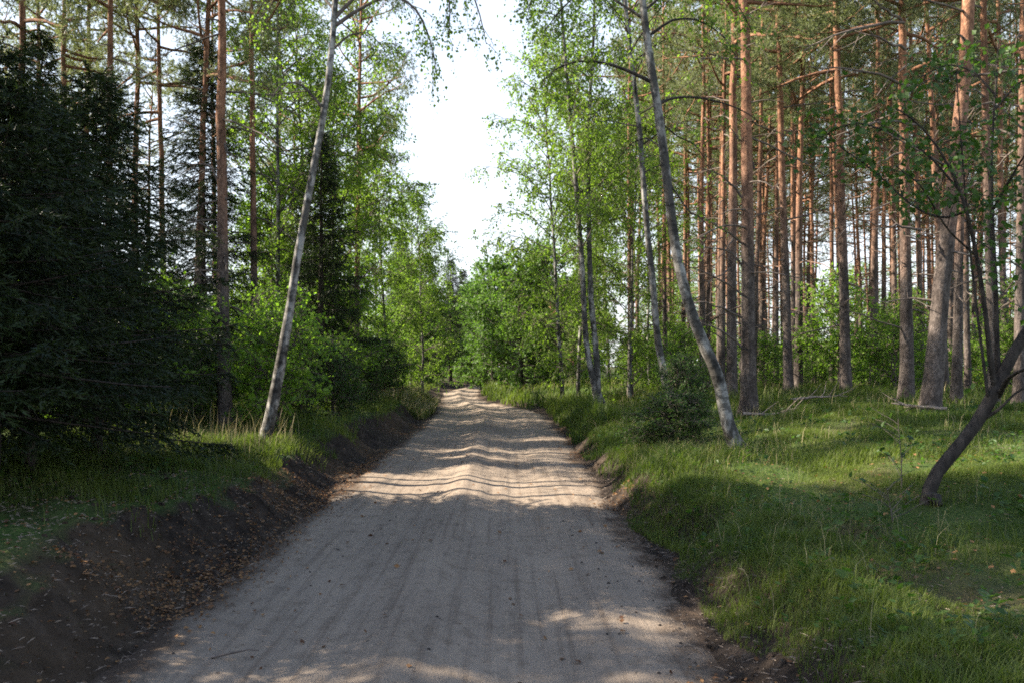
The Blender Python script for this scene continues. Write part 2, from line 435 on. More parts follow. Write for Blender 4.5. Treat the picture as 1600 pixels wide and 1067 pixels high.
def make_spruce(seed, H=12.0, R=2.6, r0=0.16, low=0.08, gap=0.24, dens=1.0):
    rng = np.random.default_rng(seed)
    root = empty('spruce_tree')
    TB = MB(); z = np.linspace(-0.25, H, 16)
    P = np.column_stack([rng.normal(size=(16, 2)) * 0.02, z]); r = r0 * (1 - 0.93 * np.clip(z / H, 0, 1)) + r0 * 0.3 * np.exp(-np.clip(z, 0, 9) / 0.3)
    tube(TB, P, r, 9, 0, 0.5, 0.1, rng)
    BB = MB(); CB = MB()
    zz = low * H
    while zz < H - 0.15:
        u = zz / H
        nb = rng.integers(4, 7)
        a0 = rng.random() * TAU
        for k in range(nb):
            ln = R * (1 - u) ** 0.85 * (0.5 + 0.75 * rng.random()) + 0.12
            az = a0 + k * TAU / nb + rng.normal() * 0.2
            el = math.radians(-12 + 40 * u + rng.normal() * 7)
            d = np.array([math.cos(az) * math.cos(el), math.sin(az) * math.cos(el), math.sin(el)])
            n = 8; Pb = curve_path((0, 0, zz + rng.normal() * 0.05), d, ln, n, rng, 0.05, 0.04)
            Pb[:, 2] += np.linspace(0, 1, n) ** 3 * ln * 0.16            # tips lift again
            tube(BB, Pb, np.linspace(0.007 + 0.009 * ln, 0.004, n), 4, 0, 0.5)
            side = unit(np.array([-d[1], d[0], 0]))
            nt_ = max(4, int(ln * 10 * dens)); seg = []
            for j in range(nt_):
                t = 0.14 + 0.86 * (j + rng.random()) / nt_
                q, dd = along(Pb, t)
                for sg in (-1, 1):
                    tl = (0.16 + 0.30 * math.sin(math.pi * min(1, t * 0.9 + 0.05)) * min(1, ln)) * (0.7 + 0.6 * rng.random())
                    dr = unit(dd * 0.75 + side * sg * 0.75 + np.array([0, 0, -0.42 - 0.35 * rng.random()]) + rng.normal(size=3) * 0.12)
                    seg.append((q, dr, tl))
            seg.append((Pb[-2], unit(Pb[-1] - Pb[-2]), 0.25))
            Q = np.array([s[0] for s in seg]); D = np.array([s[1] for s in seg]); TL = np.array([s[2] for s in seg])
            m = 22
            t = np.linspace(0.02, 1, m)
            C = Q[:, None] + D[:, None] * (TL[:, None] * t)[:, :, None] + np.array([0, 0, -0.10]) * (TL[:, None] * t ** 2)[:, :, None]
            A = unit(D[:, None] * 0.85 + rng.normal(size=(len(seg), m, 3)) * 0.55)
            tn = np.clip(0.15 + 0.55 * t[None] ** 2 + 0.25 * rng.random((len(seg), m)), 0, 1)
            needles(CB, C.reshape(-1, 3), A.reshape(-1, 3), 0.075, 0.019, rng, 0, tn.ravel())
        zz += gap * (0.8 + 0.4 * rng.random()) * (1.1 - 0.5 * u)
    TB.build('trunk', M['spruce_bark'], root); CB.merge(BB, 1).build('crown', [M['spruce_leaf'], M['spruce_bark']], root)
    return root


def leafy(CB, LB, path, rng, subs, sub_len, twigs, twig_len, leaves, leaf, W=0.75, droop=0.0, t0=0.25, flat=0.6, r=0.012):
    """sub-branches, twigs and leaves along one limb"""
    Cs, As = [], []
    for i in range(subs):
        t = t0 + (1 - t0) * (i + rng.random()) / subs
        q, dd = along(path, t)
        s = curve_path(q, unit(dd * 0.7 + rng.normal(size=3) * 0.65), sub_len * (0.5 + 0.7 * rng.random()) * (1.15 - 0.5 * t), 4, rng, droop, 0.12)
        tube(LB, s, np.linspace(r, r * 0.4, 4), 3, 0, 0.9)
        for j in range(twigs):
            tt = 0.25 + 0.75 * (j + rng.random()) / twigs
            q2, d2 = along(s, tt)
            w = curve_path(q2, unit(d2 * 0.6 + rng.normal(size=3) * 0.6), twig_len * (0.5 + 0.8 * rng.random()), 4, rng, droop * 2.2, 0.1)
            x = np.linspace(0.1, 1, leaves) * 3
            ii = np.minimum(x.astype(int), 2)
            c = w[ii] + (w[ii + 1] - w[ii]) * (x - ii)[:, None]
            Cs.append(c + rng.normal(size=c.shape) * 0.02)
            As.append(unit((w[ii + 1] - w[ii]) / (twig_len + 1e-6) * 1.2 + rng.normal(size=c.shape) * 0.7 + np.array([0, 0, -0.25 - droop * 2])))
            tube(LB, w[[0, 3]], [r * 0.35, r * 0.2], 3, 0, 0.9)
    if Cs:
        C = np.concatenate(Cs); A = np.concatenate(As)
        leaf_quads(CB, C, A, leaf, W, rng, 0, np.clip(rng.normal(0.5, 0.25, len(C)), 0, 1), flat)


def make_broad(name, seed, H, r0, cb, spread, nl, leafm, bark, subs=7, sub_len=0.9, twigs=4, twig_len=0.5, leaves=8, leaf=0.06,
               droop=0.08, up=(50, 25), shape=0.7, sway=0.05, stems=1, tsc=5.0, flat=0.6):
    rng = np.random.default_rng(seed)
    root = empty(name); TB = MB(); LB = MB(); CB = MB()
    for sidx in range(stems):
        n = 14; z = np.concatenate([[-0.2, 0], np.linspace(0.3, H * (1 - 0.12 * sidx * rng.random()), n - 2)])
        w = np.cumsum(rng.normal(size=(n, 2)) * sway, 0); w -= w[1]
        lean = rng.normal(size=2) * (0.10 if stems > 1 else 0.02)
        P = np.column_stack([w + lean * np.clip(z, 0, 99)[:, None], z])
        r = r0 * (1 - 0.9 * np.clip(z / H, 0, 1)) + r0 * 0.35 * np.exp(-np.clip(z, 0, 9) / 0.2) + 0.004
        b = MB(); tube(b, P, r, 9, 0, 0.5, 0.1, rng)
        TB.add(b.v[0][0], b.f[0][0], 0, np.repeat(np.clip(z / tsc, 0, 1), 9), True)
        st = P[1:]
        for i in range(nl):
            t = cb + (1 - cb) * (i + rng.random()) / nl
            u = (t - cb) / (1 - cb)
            p, _ = along(st, t)
            ln = spread * (math.sin(min(1.0, 0.12 + u * 0.9) * math.pi) ** shape) * (0.65 + 0.55 * rng.random()) + 0.25
            az = rng.random() * TAU; el = math.radians(up[1] + (up[0] - up[1]) * u + rng.normal() * 12)
            d = (math.cos(az) * math.cos(el), math.sin(az) * math.cos(el), math.sin(el))
            L = curve_path(p, d, ln, 6, rng, droop * 0.6, 0.12)
            tube(LB, L, np.linspace(0.3 * r0 * (1 - 0.6 * t) + 0.008, 0.006, 6), 5, 0, 0.9)
            leafy(CB, LB, L, rng, max(3, int(subs * ln / spread + 2)), sub_len, twigs, twig_len, leaves, leaf, droop=droop, flat=flat)
    TB.build('trunk', M[bark], root); CB.merge(LB, 1).build('crown', [M[leafm], M['twig']], root)
    return root


def trunk_from(trace, base_w=0.3, ext=None):
    """trace: (px, py, width px, Y) along a stem -> points and radii in the place"""
    P = np.array([at(a, b, y) for a, b, w, y in trace]); r = np.array([w * y / F / 2 for a, b, w, y in trace])
    if ext is not None:
        P = np.vstack([P, ext[0]]); r = np.append(r, ext[1])
    # smooth resample
    s = np.concatenate([[0], np.cumsum(np.linalg.norm(np.diff(P, axis=0), axis=1))])
    q = np.linspace(0, s[-1], max(24, int(s[-1] / 0.18)))
    Q = np.column_stack([np.interp(q, s, P[:, i]) for i in range(3)]); rr = np.interp(q, s, r)
    for _ in range(3):
        Q[1:-1] = (Q[:-2] + 2 * Q[1:-1] + Q[2:]) / 4
        rr[1:-1] = (rr[:-2] + 2 * rr[1:-1] + rr[2:]) / 4
    return Q, rr


def stem_mesh(B, Q, r, rng, k=14, tsc=1.6, flare=0.3, lump=0.12):
    h = Q[:, 2] - Q[0, 2]
    r = r * (1 + flare * np.exp(-np.clip(h, 0, 9) / 0.22))
    b = MB(); tube(b, Q, r, k, 0, 0.5, lump, rng)
    B.add(b.v[0][0], b.f[0][0], 0, np.repeat(np.clip(h / tsc, 0, 1), k), True)


# ================================================================== THE SETTING
def grid_mesh(name, xs, ys, zf, m, tf=None):
    X, Y = np.meshgrid(xs, ys) if xs.ndim == 1 else (xs, ys)
    Z = zf(X, Y); B = MB(); nr, nc = X.shape
    i = np.arange(nr - 1)[:, None] * nc; j = np.arange(nc - 1)[None]
    Q = np.stack([i + j, i + j + 1, i + nc + j + 1, i + nc + j], -1).reshape(-1, 4)
    B.add(np.stack([X, Y, Z], -1).reshape(-1, 3), Q, 0, 0.5 if tf is None else tf(X, Y).ravel(), True)
    o = B.build(name, m); o['kind'] = 'structure'; return o


ys = [-14.0]
while ys[-1] < 320: ys.append(ys[-1] + (0.09 if ys[-1] > 2 and ys[-1] < 12 else max(0.12, 0.011 * abs(ys[-1]))))
xs = np.concatenate([-np.geomspace(6.05, 180, 90)[::-1], np.arange(-6, 6.01, 0.075), np.geomspace(6.05, 180, 90)])
grid_mesh('ground', xs, np.array(ys), ground_z, M['soil'])

ry = [-14.0]
while ry[-1] < 110: ry.append(ry[-1] + max(0.05, 0.0055 * abs(ry[-1])))
ry = np.array(ry); uu = np.linspace(-1, 1, 91)
RL, RR = road_left(ry) - 0.5, road_right(ry) + 0.5
RX = (RL + RR)[:, None] / 2 + (RR - RL)[:, None] / 2 * uu[None]; RY = np.repeat(ry[:, None], 91, 1)


def road_surface(x, y):
    d = np.maximum(road_left(y) - x, x - road_right(y))
    d = d + 0.30 * (vn(x * 0.9, y * 0.9, 71) - 0.5) + 0.16 * (vn(x * 3, y * 3, 72) - 0.5)
    return road_z(x, y) - 0.17 * ss(d, -0.05, 0.5)


grid_mesh('dirt_road', RX, RY, road_surface, M['sand'],
          lambda x, y: ss(np.maximum(road_left(y) - x, x - road_right(y)) + 0.35 * (vn(x * 1.1, y * 1.1, 73) - 0.5) + 0.2 * (vn(x * 4, y * 4, 74) - 0.5), -0.38, 0.12))


# ------------------------------------------------------------------ ground cover
def grass_blades(B, X, Y, h, w, rng, lean=0.35, mat=0, tint=None, zoff=-0.02):
    n = len(X)
    Z = ground_z(X, Y) + zoff
    a = rng.random(n) * TAU; d = np.column_stack([np.cos(a), np.sin(a), np.zeros(n)])
    s = np.column_stack([-d[:, 1], d[:, 0], np.zeros(n)])
    h = np.broadcast_to(h, (n,)) * (0.55 + 0.8 * rng.random(n)); ln = h * lean * (0.3 + 1.4 * rng.random(n))
    b = np.column_stack([X, Y, Z]); w = np.broadcast_to(w, (n,))[:, None]
    up = np.array([0, 0, 1.0])
    m1 = b + d * (ln * 0.25)[:, None] + up * (h * 0.55)[:, None]
    tp = b + d * ln[:, None] + up * (h * (1 - 0.25 * lean))[:, None]
    V = np.stack([b - s * w / 2, b + s * w / 2, m1 + s * w * 0.42, m1 - s * w * 0.42, tp], 1).reshape(-1, 3)
    i = np.arange(n)[:, None] * 5
    t = np.repeat(rng.random(n) if tint is None else tint, 5)
    B.v.append((V.astype(np.float32), t.astype(np.float32)))
    B.f.append((np.hstack([i, i + 1, i + 2, i + 3]).astype(np.int32) + B.n, mat, False))
    B.f.append((np.hstack([i + 3, i + 2, i + 4]).astype(np.int32) + B.n, mat, False)); B.n += len(V)


def scatter(n, x0, x1, y0, y1, rng):
    return x0 + (x1 - x0) * rng.random(n), y0 + (y1 - y0) * rng.random(n)


def grass_right():
    rng = np.random.default_rng(5); B = MB()
    for (n, x0, x1, y0, y1, h, w) in ((150000, 1.2, 6.5, 3.5, 10.5, 0.075, 0.005), (110000, 1.4, 11, 10.5, 19, 0.13, 0.009),
                                      (70000, 1.5, 19, 19, 34, 0.30, 0.018), (40000, -1.5, 34, 34, 62, 0.34, 0.035)):
        X, Y = scatter(n, x0, x1, y0, y1, rng)
        d = X - road_right(Y)
        dens = vn(X * 0.9, Y * 0.9, 41) * 0.6 + vn(X * 3, Y * 3, 42) * 0.4
        lip = np.exp(-((d - 0.75) / 0.4) ** 2)
        k = (d > -0.02 + 0.34 * vn(X * 1.2, Y * 1.2, 43)) & (rng.random(n) < np.clip((dens - 0.22) * 2.4 + lip * 0.9, 0.06, 1)) & (X < 0.62 * Y + 1.5)
        X, Y, d, lip = X[k], Y[k], d[k], lip[k]
        tuft = vn(X * 1.3, Y * 1.3, 44)
        grass_blades(B, X, Y, h * (0.4 + 1.3 * tuft ** 1.5 + 0.9 * lip), w, rng, 0.55, 0, np.clip(vn(X * 0.7, Y * 0.7, 45) * 0.8 + 0.35 * rng.random(len(X)) - 0.1, 0, 1))
    # straw among the green
    for (n, x0, x1, y0, y1, h, w) in ((1300, 1.6, 6.5, 4, 12, 0.30, 0.0024), (2600, 1.7, 12, 12, 24, 0.34, 0.005), (7500, 0.5, 24, 21, 50, 0.45, 0.012)):
        X, Y = scatter(n, x0, x1, y0, y1, rng); d = X - road_right(Y)
        k = (d > 0.5) & (rng.random(n) < ss(vn(X * 0.9, Y * 0.9, 46) * 0.6 + vn(X * 2.5, Y * 2.5, 47) * 0.4, 0.35, 0.75))
        grass_blades(B, X[k], Y[k], h, w, rng, 0.5, 1)
    # longer rough grass that hangs over the lip of the bank and round the crooked birch
    n = 26000; X, Y = scatter(n, 1.3, 4.6, 4, 26, rng); d = X - road_right(Y)
    k = (d > 0.3) & (rng.random(n) < ss(vn(X * 0.9, Y * 0.6, 48) + 0.25 * np.exp(-((d - 0.9) / 0.5) ** 2) + 0.3 * np.exp(-((X - 2.6) ** 2 + (Y - 12.3) ** 2) / 1.6), 0.52, 0.95))
    X, Y = X[k], Y[k]
    grass_blades(B, X[::2], Y[::2], np.interp(Y[::2], [6, 12], [0.20, 0.32]), 0.0045 + 0.0002 * Y[::2], rng, 0.75, 0); q = np.flatnonzero(rng.random(len(X)) < np.interp(Y, [6, 11, 13], [0.04, 0.10, 0.33])); grass_blades(B, X[q], Y[q], 0.30, 0.002 + 0.0002 * Y[q], rng, 0.8, 1)
    o = B.build('grass', [M['grass'], M['straw']])
    tag(o, 'green meadow grass with dry stalks on the bank right of the sandy road', 'grass', kind='stuff')


def grass_left():
    rng = np.random.default_rng(6); B = MB()
    for (n, x0, x1, y0, y1, h, w) in ((46000, -6.5, -2.7, 6, 15.5, 0.17, 0.008), (42000, -14, -2.6, 15.5, 30, 0.22, 0.014), (30000, -24, -2.6, 30, 60, 0.32, 0.03)):
        X, Y = scatter(n, x0, x1, y0, y1, rng); d = road_left(Y) - X
        dens = vn(X * 0.8, Y * 0.8, 51)
        k = (d > 0.5 + 0.4 * vn(X * 2, Y * 2, 53)) & (rng.random(n) < np.clip((dens - 0.2) * 2, 0.1, 1)) & (Y > 6 + 4.5 * rng.random(n) ** 0.7 * (0.5 + vn(X, Y, 54)))
        X, Y = X[k], Y[k]
        grass_blades(B, X, Y, h * (0.6 + 0.9 * vn(X * 1.2, Y * 1.2, 55)), w, rng, 0.55, 0, np.clip(vn(X * 0.7, Y * 0.7, 56) * 0.8 + 0.4 * rng.random(len(X)), 0, 1))
    # tall pale clump on the left verge where the road narrows
    X, Y = scatter(5000, -4.2, -2.5, 28, 37, rng); d = road_left(Y) - X
    k = (d > 0.05) & (rng.random(len(X)) < 0.8)
    grass_blades(B, X[k][::2], Y[k][::2], 0.46, 0.014, rng, 0.6, 1)
    grass_blades(B, X[k], Y[k], 0.38, 0.018, rng, 0.6, 0)
    X, Y = scatter(260, -5.5, -3.3, 11, 15, rng); grass_blades(B, X, Y, 0.55, 0.006, rng, 0.3, 1)
    o = B.build('grass', [M['grass'], M['straw']])
    tag(o, 'grass on top of the eroded bank left of the sandy road', 'grass', kind='stuff')


def herbs():
    rng = np.random.default_rng(9); B = MB()
    for (n, x0, x1, y0, y1, L) in ((900, 1.7, 7, 4, 11, 0.05), (120, 1.8, 6, 4.5, 10, 0.085), (800, 1.8, 12, 11, 22, 0.075), (260, -6, -3, 8, 20, 0.07)):
        X, Y = scatter(n, x0, x1, y0, y1, rng); keep = vn(X * 0.8, Y * 0.8, 49) > 0.4; X, Y = X[keep], Y[keep]; Z = ground_z(X, Y)
        for x, y, z in zip(X, Y, Z):
            m = rng.integers(4, 9); a = rng.random(m) * TAU; hh = 0.05 + 0.12 * rng.random()
            C = np.column_stack([x + np.cos(a) * 0.02, y + np.sin(a) * 0.02, z + hh * rng.random(m)])
            ax = unit(np.column_stack([np.cos(a), np.sin(a), 0.1 + 0.5 * rng.random(m)]))
            leaf_quads(B, C, ax, L, 0.6, rng, 0, None, 2.0)
    o = B.build('herbs', [M['dim_leaf']]); tag(o, 'low broad leaved herbs growing between the grass on both banks', 'herbs', kind='stuff')


grass_right(); grass_left(); herbs()


def litter():
    rng = np.random.default_rng(7); B = MB()
    def drop(X, Y, zf, L, up=0.012):
        Z = zf(X, Y) + up
        C = np.column_stack([X, Y, Z]); n = len(X); a = rng.random(n) * TAU
        ax = unit(np.column_stack([np.cos(a), np.sin(a), rng.normal(size=n) * 0.25]))
        leaf_quads(B, C, ax, L, 0.7, rng, 0, rng.random(n) ** 1.2, 2.5)
    gz = lambda x, y: np.maximum(ground_z(x, y), road_surface(x, y))
    n = 19000; Y = 3.2 + 22 * rng.random(n) ** 1.4; X = road_left(Y) - 0.22 + rng.normal(size=n) * 0.26
    k = rng.random(n) < 0.7 * ss(vn(X * 1.3, Y * 0.8, 61), 0.45, 0.8) + 0.5 * np.exp(-((Y - 11.5) / 3) ** 2); drop(X[k], Y[k], gz, 0.031)
    n = 9000; Y = 3.2 + 22 * rng.random(n) ** 1.4; X = road_right(Y) + 0.12 + rng.normal(size=n) * 0.20
    k = rng.random(n) < ss(vn(X * 1.3, Y * 0.8, 62), 0.45, 0.8); drop(X[k], Y[k], gz, 0.031)
    X, Y = scatter(2600, -5.2, -2.3, 3.5, 12, rng); drop(X, Y, gz, 0.032)
    X, Y = scatter(1000, 1.4, 6, 4, 12, rng); drop(X, Y, gz, 0.04, 0.03)
    X, Y = scatter(230, -2.2, 1.4, 4, 20, rng); drop(X, Y, gz, 0.045)
    o = B.build('fallen_leaves', [M['litter']])
    tag(o, 'brown and orange fallen leaves strewn along both road edges', 'leaf litter', kind='stuff')
    # clods and crumbs on the sand
    B = MB()
    n = 300; X, Y = scatter(n, -2.2, 1.35, 4.2, 16, rng)
    X[:200] = road_right(Y[:200]) - 0.25 + rng.normal(size=200) * 0.25
    for x, y, z in zip(X, Y, road_surface(X, Y)):
        r = 0.004 + 0.013 * rng.random() ** 3
        a = np.arange(6) / 6 * TAU
        ring = np.column_stack([np.cos(a), np.sin(a), np.zeros(6)]) * r * (0.7 + 0.6 * rng.random((6, 1)))
        V = np.vstack([ring + [x, y, z - 0.003], ring * 0.6 + [x, y, z + r * 0.7], [[x, y, z + r * 0.9]]])
        Q = [[i, (i + 1) % 6, 6 + (i + 1) % 6, 6 + i] for i in range(6)]; T = [[6 + i, 6 + (i + 1) % 6, 12] for i in range(6)]
        nb = B.n; B.add(V, Q, 0, 0.5, True); B.f.append((np.array(T, np.int32) + nb, 0, True))
    o = B.build('soil_crumbs', [M['dark']]); tag(o, 'dark crumbs of soil scattered over the pale sand road', 'soil', kind='stuff')


litter()


def sticks():
    rng = np.random.default_rng(12); B = MB()
    gz = lambda x, y: np.maximum(ground_z(x, y), road_surface(x, y))
    for (n, x0, x1, y0, y1) in ((9000, -6.5, -2.2, 3.5, 14), (3500, -7, -2.3, 14, 30), (5000, 1.1, 2.6, 4, 16), (3000, 2, 9, 4, 16)):
        X, Y = scatter(n, x0, x1, y0, y1, rng); a = rng.random(n) * TAU
        C = np.column_stack([X, Y, gz(X, Y) + 0.006]); ax = unit(np.column_stack([np.cos(a), np.sin(a), rng.normal(size=n) * 0.25]))
        L = (0.02 + 0.07 * rng.random(n) ** 3)[:, None]
        sd = np.cross(ax, [0, 0, 1.0]); V = np.stack([C - sd * 0.0013, C + sd * 0.0013, C + ax * L + sd * 0.001, C + ax * L / 2 + np.array([0, 0, 0.006])], 1)
        i = np.arange(n)[:, None] * 4
        B.add(V.reshape(-1, 3), np.vstack([np.hstack([i, i + 1, i + 3]), np.hstack([i + 1, i + 2, i + 3]), np.hstack([i + 2, i, i + 3])]), 0, np.repeat(rng.random(n), 4))
    o = B.build('twig_litter', [M['deadwood']]); tag(o, 'needles and tiny twigs littering both road banks', 'litter', kind='stuff')
    B = MB(); n = 1500; X, Y = scatter(n, -4.2, -2.25, 3.6, 22, rng); X[1000:] = road_right(Y[1000:]) + 0.3 * np.abs(rng.normal(size=500))
    for x, y, z in zip(X, Y, gz(X, Y)):
        r = 0.008 + 0.035 * rng.random() ** 4; a = np.arange(6) / 6 * TAU
        ring = np.column_stack([np.cos(a), np.sin(a), np.zeros(6)]) * r * (0.7 + 0.6 * rng.random((6, 1)))
        nb = B.n; B.add(np.vstack([ring + [x, y, z - 0.004], ring * 0.6 + [x, y, z + r * 0.6], [[x, y, z + r * 0.8]]]), [[i, (i + 1) % 6, 6 + (i + 1) % 6, 6 + i] for i in range(6)], 0, 0.5, False)
        B.f.append((np.array([[6 + i, 6 + (i + 1) % 6, 12] for i in range(6)], np.int32) + nb, 0, False))
    o = B.build('soil_clods', [M['soil']]); tag(o, 'clods of dark earth crumbling from the road banks', 'soil', kind='stuff')


sticks()

# ================================================================== SINGLE TREES ONE CAN POINT TO
rng = np.random.default_rng(100)


def birch_left():
    r = np.random.default_rng(31)
    Y = 13.6
    tr = [(406, 712, 24, Y), (414, 690, 22, Y), (431, 610, 20, Y), (452, 490, 16, Y), (465, 400, 14, Y), (485, 290, 13, Y), (506, 180, 12, Y), (518, 85, 11, Y), (524, 0, 10, Y)]
    top = at(545, -330, Y)
    Q, rr = trunk_from([(a, b, w * 0.88, y) for a, b, w, y in tr], ext=(top, 0.02))
    root = empty('birch_tree', Q[2]); off = Q[2]
    TB = MB(); stem_mesh(TB, Q - off, rr, r); TB.build('trunk', M['birch'], root)
    CB, TW = MB(), MB()
    limbs = [[(522, 30), (545, 5), (590, -40), (650, -70), (700, -60), (735, -25), (752, 30), (760, 70)], [(530, -60), (580, -110), (640, -110), (690, -60), (705, 10), (700, 60)],
             [(525, 40), (560, 15), (610, -10), (650, 10), (672, 60), (680, 95)],
             [(526, 20), (490, -20), (450, -40), (425, 0), (410, 60)], [(518, 80), (545, 55), (575, 50), (600, 75)], [(530, -80), (560, -180), (610, -230), (670, -200)],
             [(535, -140), (500, -220), (450, -230), (420, -180)], [(505, 170), (470, 130), (440, 130), (420, 160)]]
    for i, l in enumerate(limbs):
        yy = Y + np.linspace(0, 1, len(l)) * r.normal() * 1.6
        L = np.array([at(a, b, y) for (a, b), y in zip(l, yy)]) - off
        q = np.linspace(0, len(L) - 1, 14); L = np.column_stack([np.interp(q, np.arange(len(L)), L[:, k]) for k in range(3)])
        L[1:-1] = (L[:-2] + 2 * L[1:-1] + L[2:]) / 4
        b = MB(); tube(b, L, np.linspace(0.035 if i < 3 else 0.022, 0.006, 14), 6, 0, 0.9); b.build('branch', M['twig'], root)
        leafy(CB, TW, L, r, 16 if i < 3 else 10, 0.55, 4, 0.42, 7, 0.055, droop=0.22, t0=0.3, flat=0.3, r=0.007)
    for i in range(16):
        t = 0.72 + 0.28 * i / 16; p, _ = along(Q - off, t); az = r.random() * TAU
        L = curve_path(p, (math.cos(az), math.sin(az), 0.9), 1.6 * (1.25 - t), 6, r, 0.05); tube(TW, L, np.linspace(0.014, 0.004, 6), 4)
        leafy(CB, TW, L, r, 7, 0.5, 4, 0.4, 7, 0.055, droop=0.18, r=0.006)
    CB.merge(TW, 1).build('crown', [M['birch_leaf'], M['twig']], root)
    tag(root, 'tall white birch leaning out over the road from the edge of the left bank', 'birch')


def birch_lean():
    r = np.random.default_rng(32); Y = 12.8
    tr = [(1162, 718, 28, Y), (1148, 697, 23, Y), (1135, 660, 19, Y), (1129, 620, 19, Y), (1127, 598, 20, Y), (1115, 568, 19, Y), (1095, 530, 18, Y), (1077, 480, 17, Y), (1063, 430, 16, Y), (1053, 370, 15, Y),
          (1042, 280, 14, Y), (1033, 205, 14, Y), (1024, 145, 13, Y), (1013, 75, 12, Y), (1003, 0, 11, Y)]
    Q, rr = trunk_from(tr, ext=(at(985, -300, Y), 0.02)); off = Q[2]
    root = empty('birch_tree', off)
    TB = MB(); stem_mesh(TB, Q - off, rr, r, tsc=2.2); TB.build('trunk', M['birch_dim'], root)
    CB, TW = MB(), MB()
    limbs = [([(1028, 165), (1045, 154), (1080, 151), (1120, 158), (1160, 172), (1185, 190)], 0.024, 4), ([(1020, 130), (985, 112), (945, 98), (905, 95), (870, 105), (845, 130)], 0.03, 20),
             ([(1010, 60), (1050, 30), (1090, 30), (1130, 55), (1150, 90)], 0.022, 16), ([(1004, 20), (1050, -20), (1100, -30), (1150, 0), (1175, 50)], 0.022, 14),
             ([(1006, 30), (960, 0), (920, -20), (880, 10), (850, 50)], 0.022, 18), ([(1000, -40), (940, -80), (880, -80), (840, -30), (825, 20)], 0.022, 16), ([(1045, 285), (1075, 330), (1100, 345), (1120, 370)], 0.014, 3),
             ([(1040, 235), (1010, 215), (985, 225), (965, 250)], 0.014, 3), ([(1030, 190), (1060, 215), (1085, 225), (1110, 260)], 0.014, 4), ([(995, -90), (1040, -150), (1090, -170)], 0.018, 12)]
    for i, (l, r0, ns) in enumerate(limbs):
        yy = Y + np.linspace(0, 1, len(l)) * r.normal() * 1.2
        L = np.array([at(a, b, y) for (a, b), y in zip(l, yy)]) - off
        q = np.linspace(0, len(L) - 1, 13); L = np.column_stack([np.interp(q, np.arange(len(L)), L[:, k]) for k in range(3)])
        L[1:-1] = (L[:-2] + 2 * L[1:-1] + L[2:]) / 4
        b = MB(); tube(b, L, np.linspace(r0, 0.006, 13), 6, 0, 0.9); b.build('branch', M['dark'], root)
        leafy(CB, TW, L, r, ns, 0.45, 4, 0.34, 6, 0.055, droop=0.12, t0=0.3, flat=0.5, r=0.006)
    CB.merge(TW, 1).build('crown', [M['birch_leaf'], M['twig']], root)
    tag(root, 'crooked birch with a bent lower trunk growing from the grassy right bank', 'birch')


def birch_behind():
    r = np.random.default_rng(33); Y = 17.5
    tr = [(1050, 628, 18, Y), (1042, 605, 14, Y), (1031, 555, 11, Y), (1024, 500, 10.5, Y), (1020, 440, 10, Y), (1013, 380, 9.5, Y), (1006, 300, 9, Y), (1001, 220, 8, Y), (992, 140, 7.5, Y), (984, 70, 7, Y), (976, 0, 6.5, Y)]
    Q, rr = trunk_from(tr, ext=(at(965, -220, Y), 0.015)); off = Q[2]
    root = empty('birch_tree', off)
    TB = MB(); stem_mesh(TB, Q - off, rr, r, tsc=2.0); TB.build('trunk', M['birch_dim'], root)
    CB, TW = MB(), MB()
    for i in range(24):
        t = 0.42 + 0.58 * (i + r.random()) / 24; p, _ = along(Q - off, t); az = r.random() * TAU
        L = curve_path(p, (math.cos(az), math.sin(az), 0.6), 0.9 + 1.0 * r.random(), 6, r, 0.06); tube(TW, L, np.linspace(0.018, 0.004, 6), 4)
        leafy(CB, TW, L, r, 5 if t < 0.7 else 9, 0.6, 4, 0.4, 6, 0.06, droop=0.16, r=0.006)
    CB.merge(TW, 1).build('crown', [M['birch_leaf'], M['dark']], root)
    tag(root, 'slim dark birch trunk rising out of the dark green bush', 'birch')


def birch_twin():
    r = np.random.default_rng(34); Y = 25
    root = None
    A = [(940, 640, 26, Y), (934, 622, 20, Y), (930, 600, 17, Y), (922, 575, 13, Y), (915, 530, 12, Y), (912, 470, 12, Y), (909, 400, 11, Y), (903, 330, 10, Y), (897, 250, 9, Y), (888, 150, 8, Y), (880, 50, 6, Y), (872, -60, 4, Y)]
    Bt = [(934, 612, 15, Y), (934, 590, 14, Y), (931, 540, 13, Y), (924, 480, 12, Y), (921, 400, 11, Y), (920, 320, 10, Y), (918, 240, 9, Y), (922, 150, 7, Y), (928, 50, 6, Y), (930, -40, 4, Y)]
    CB, TW = MB(), MB()
    for k, tr in enumerate((A, Bt)):
        Q, rr = trunk_from([(a, b, w * 0.72, y) for a, b, w, y in tr])
        if root is None: off = Q[2]; root = empty('birch_tree', off)
        TB = MB(); stem_mesh(TB, Q - off, rr, r, tsc=1.4 if k == 0 else 0.9, flare=0.3 if k == 0 else 0); TB.build('trunk', M['birch'], root)
        for i in range(30):
            t = 0.36 + 0.64 * (i + r.random()) / 30; p, _ = along(Q - off, t); az = r.random() * TAU
            ln = (0.9 + 1.2 * r.random()) * (1.25 - 0.6 * t)
            L = curve_path(p, (math.cos(az), math.sin(az), 0.75), ln, 6, r, 0.08); tube(TW, L, np.linspace(0.02, 0.005, 6), 4)
            leafy(CB, TW, L, r, 9, 0.75, 5, 0.55, 8, 0.07, droop=0.2, r=0.006)
    CB.merge(TW, 1).build('crown', [M['birch_leaf'], M['twig']], root)
    tag(root, 'birch with twin white trunks from one foot beside the bend in the road', 'birch')


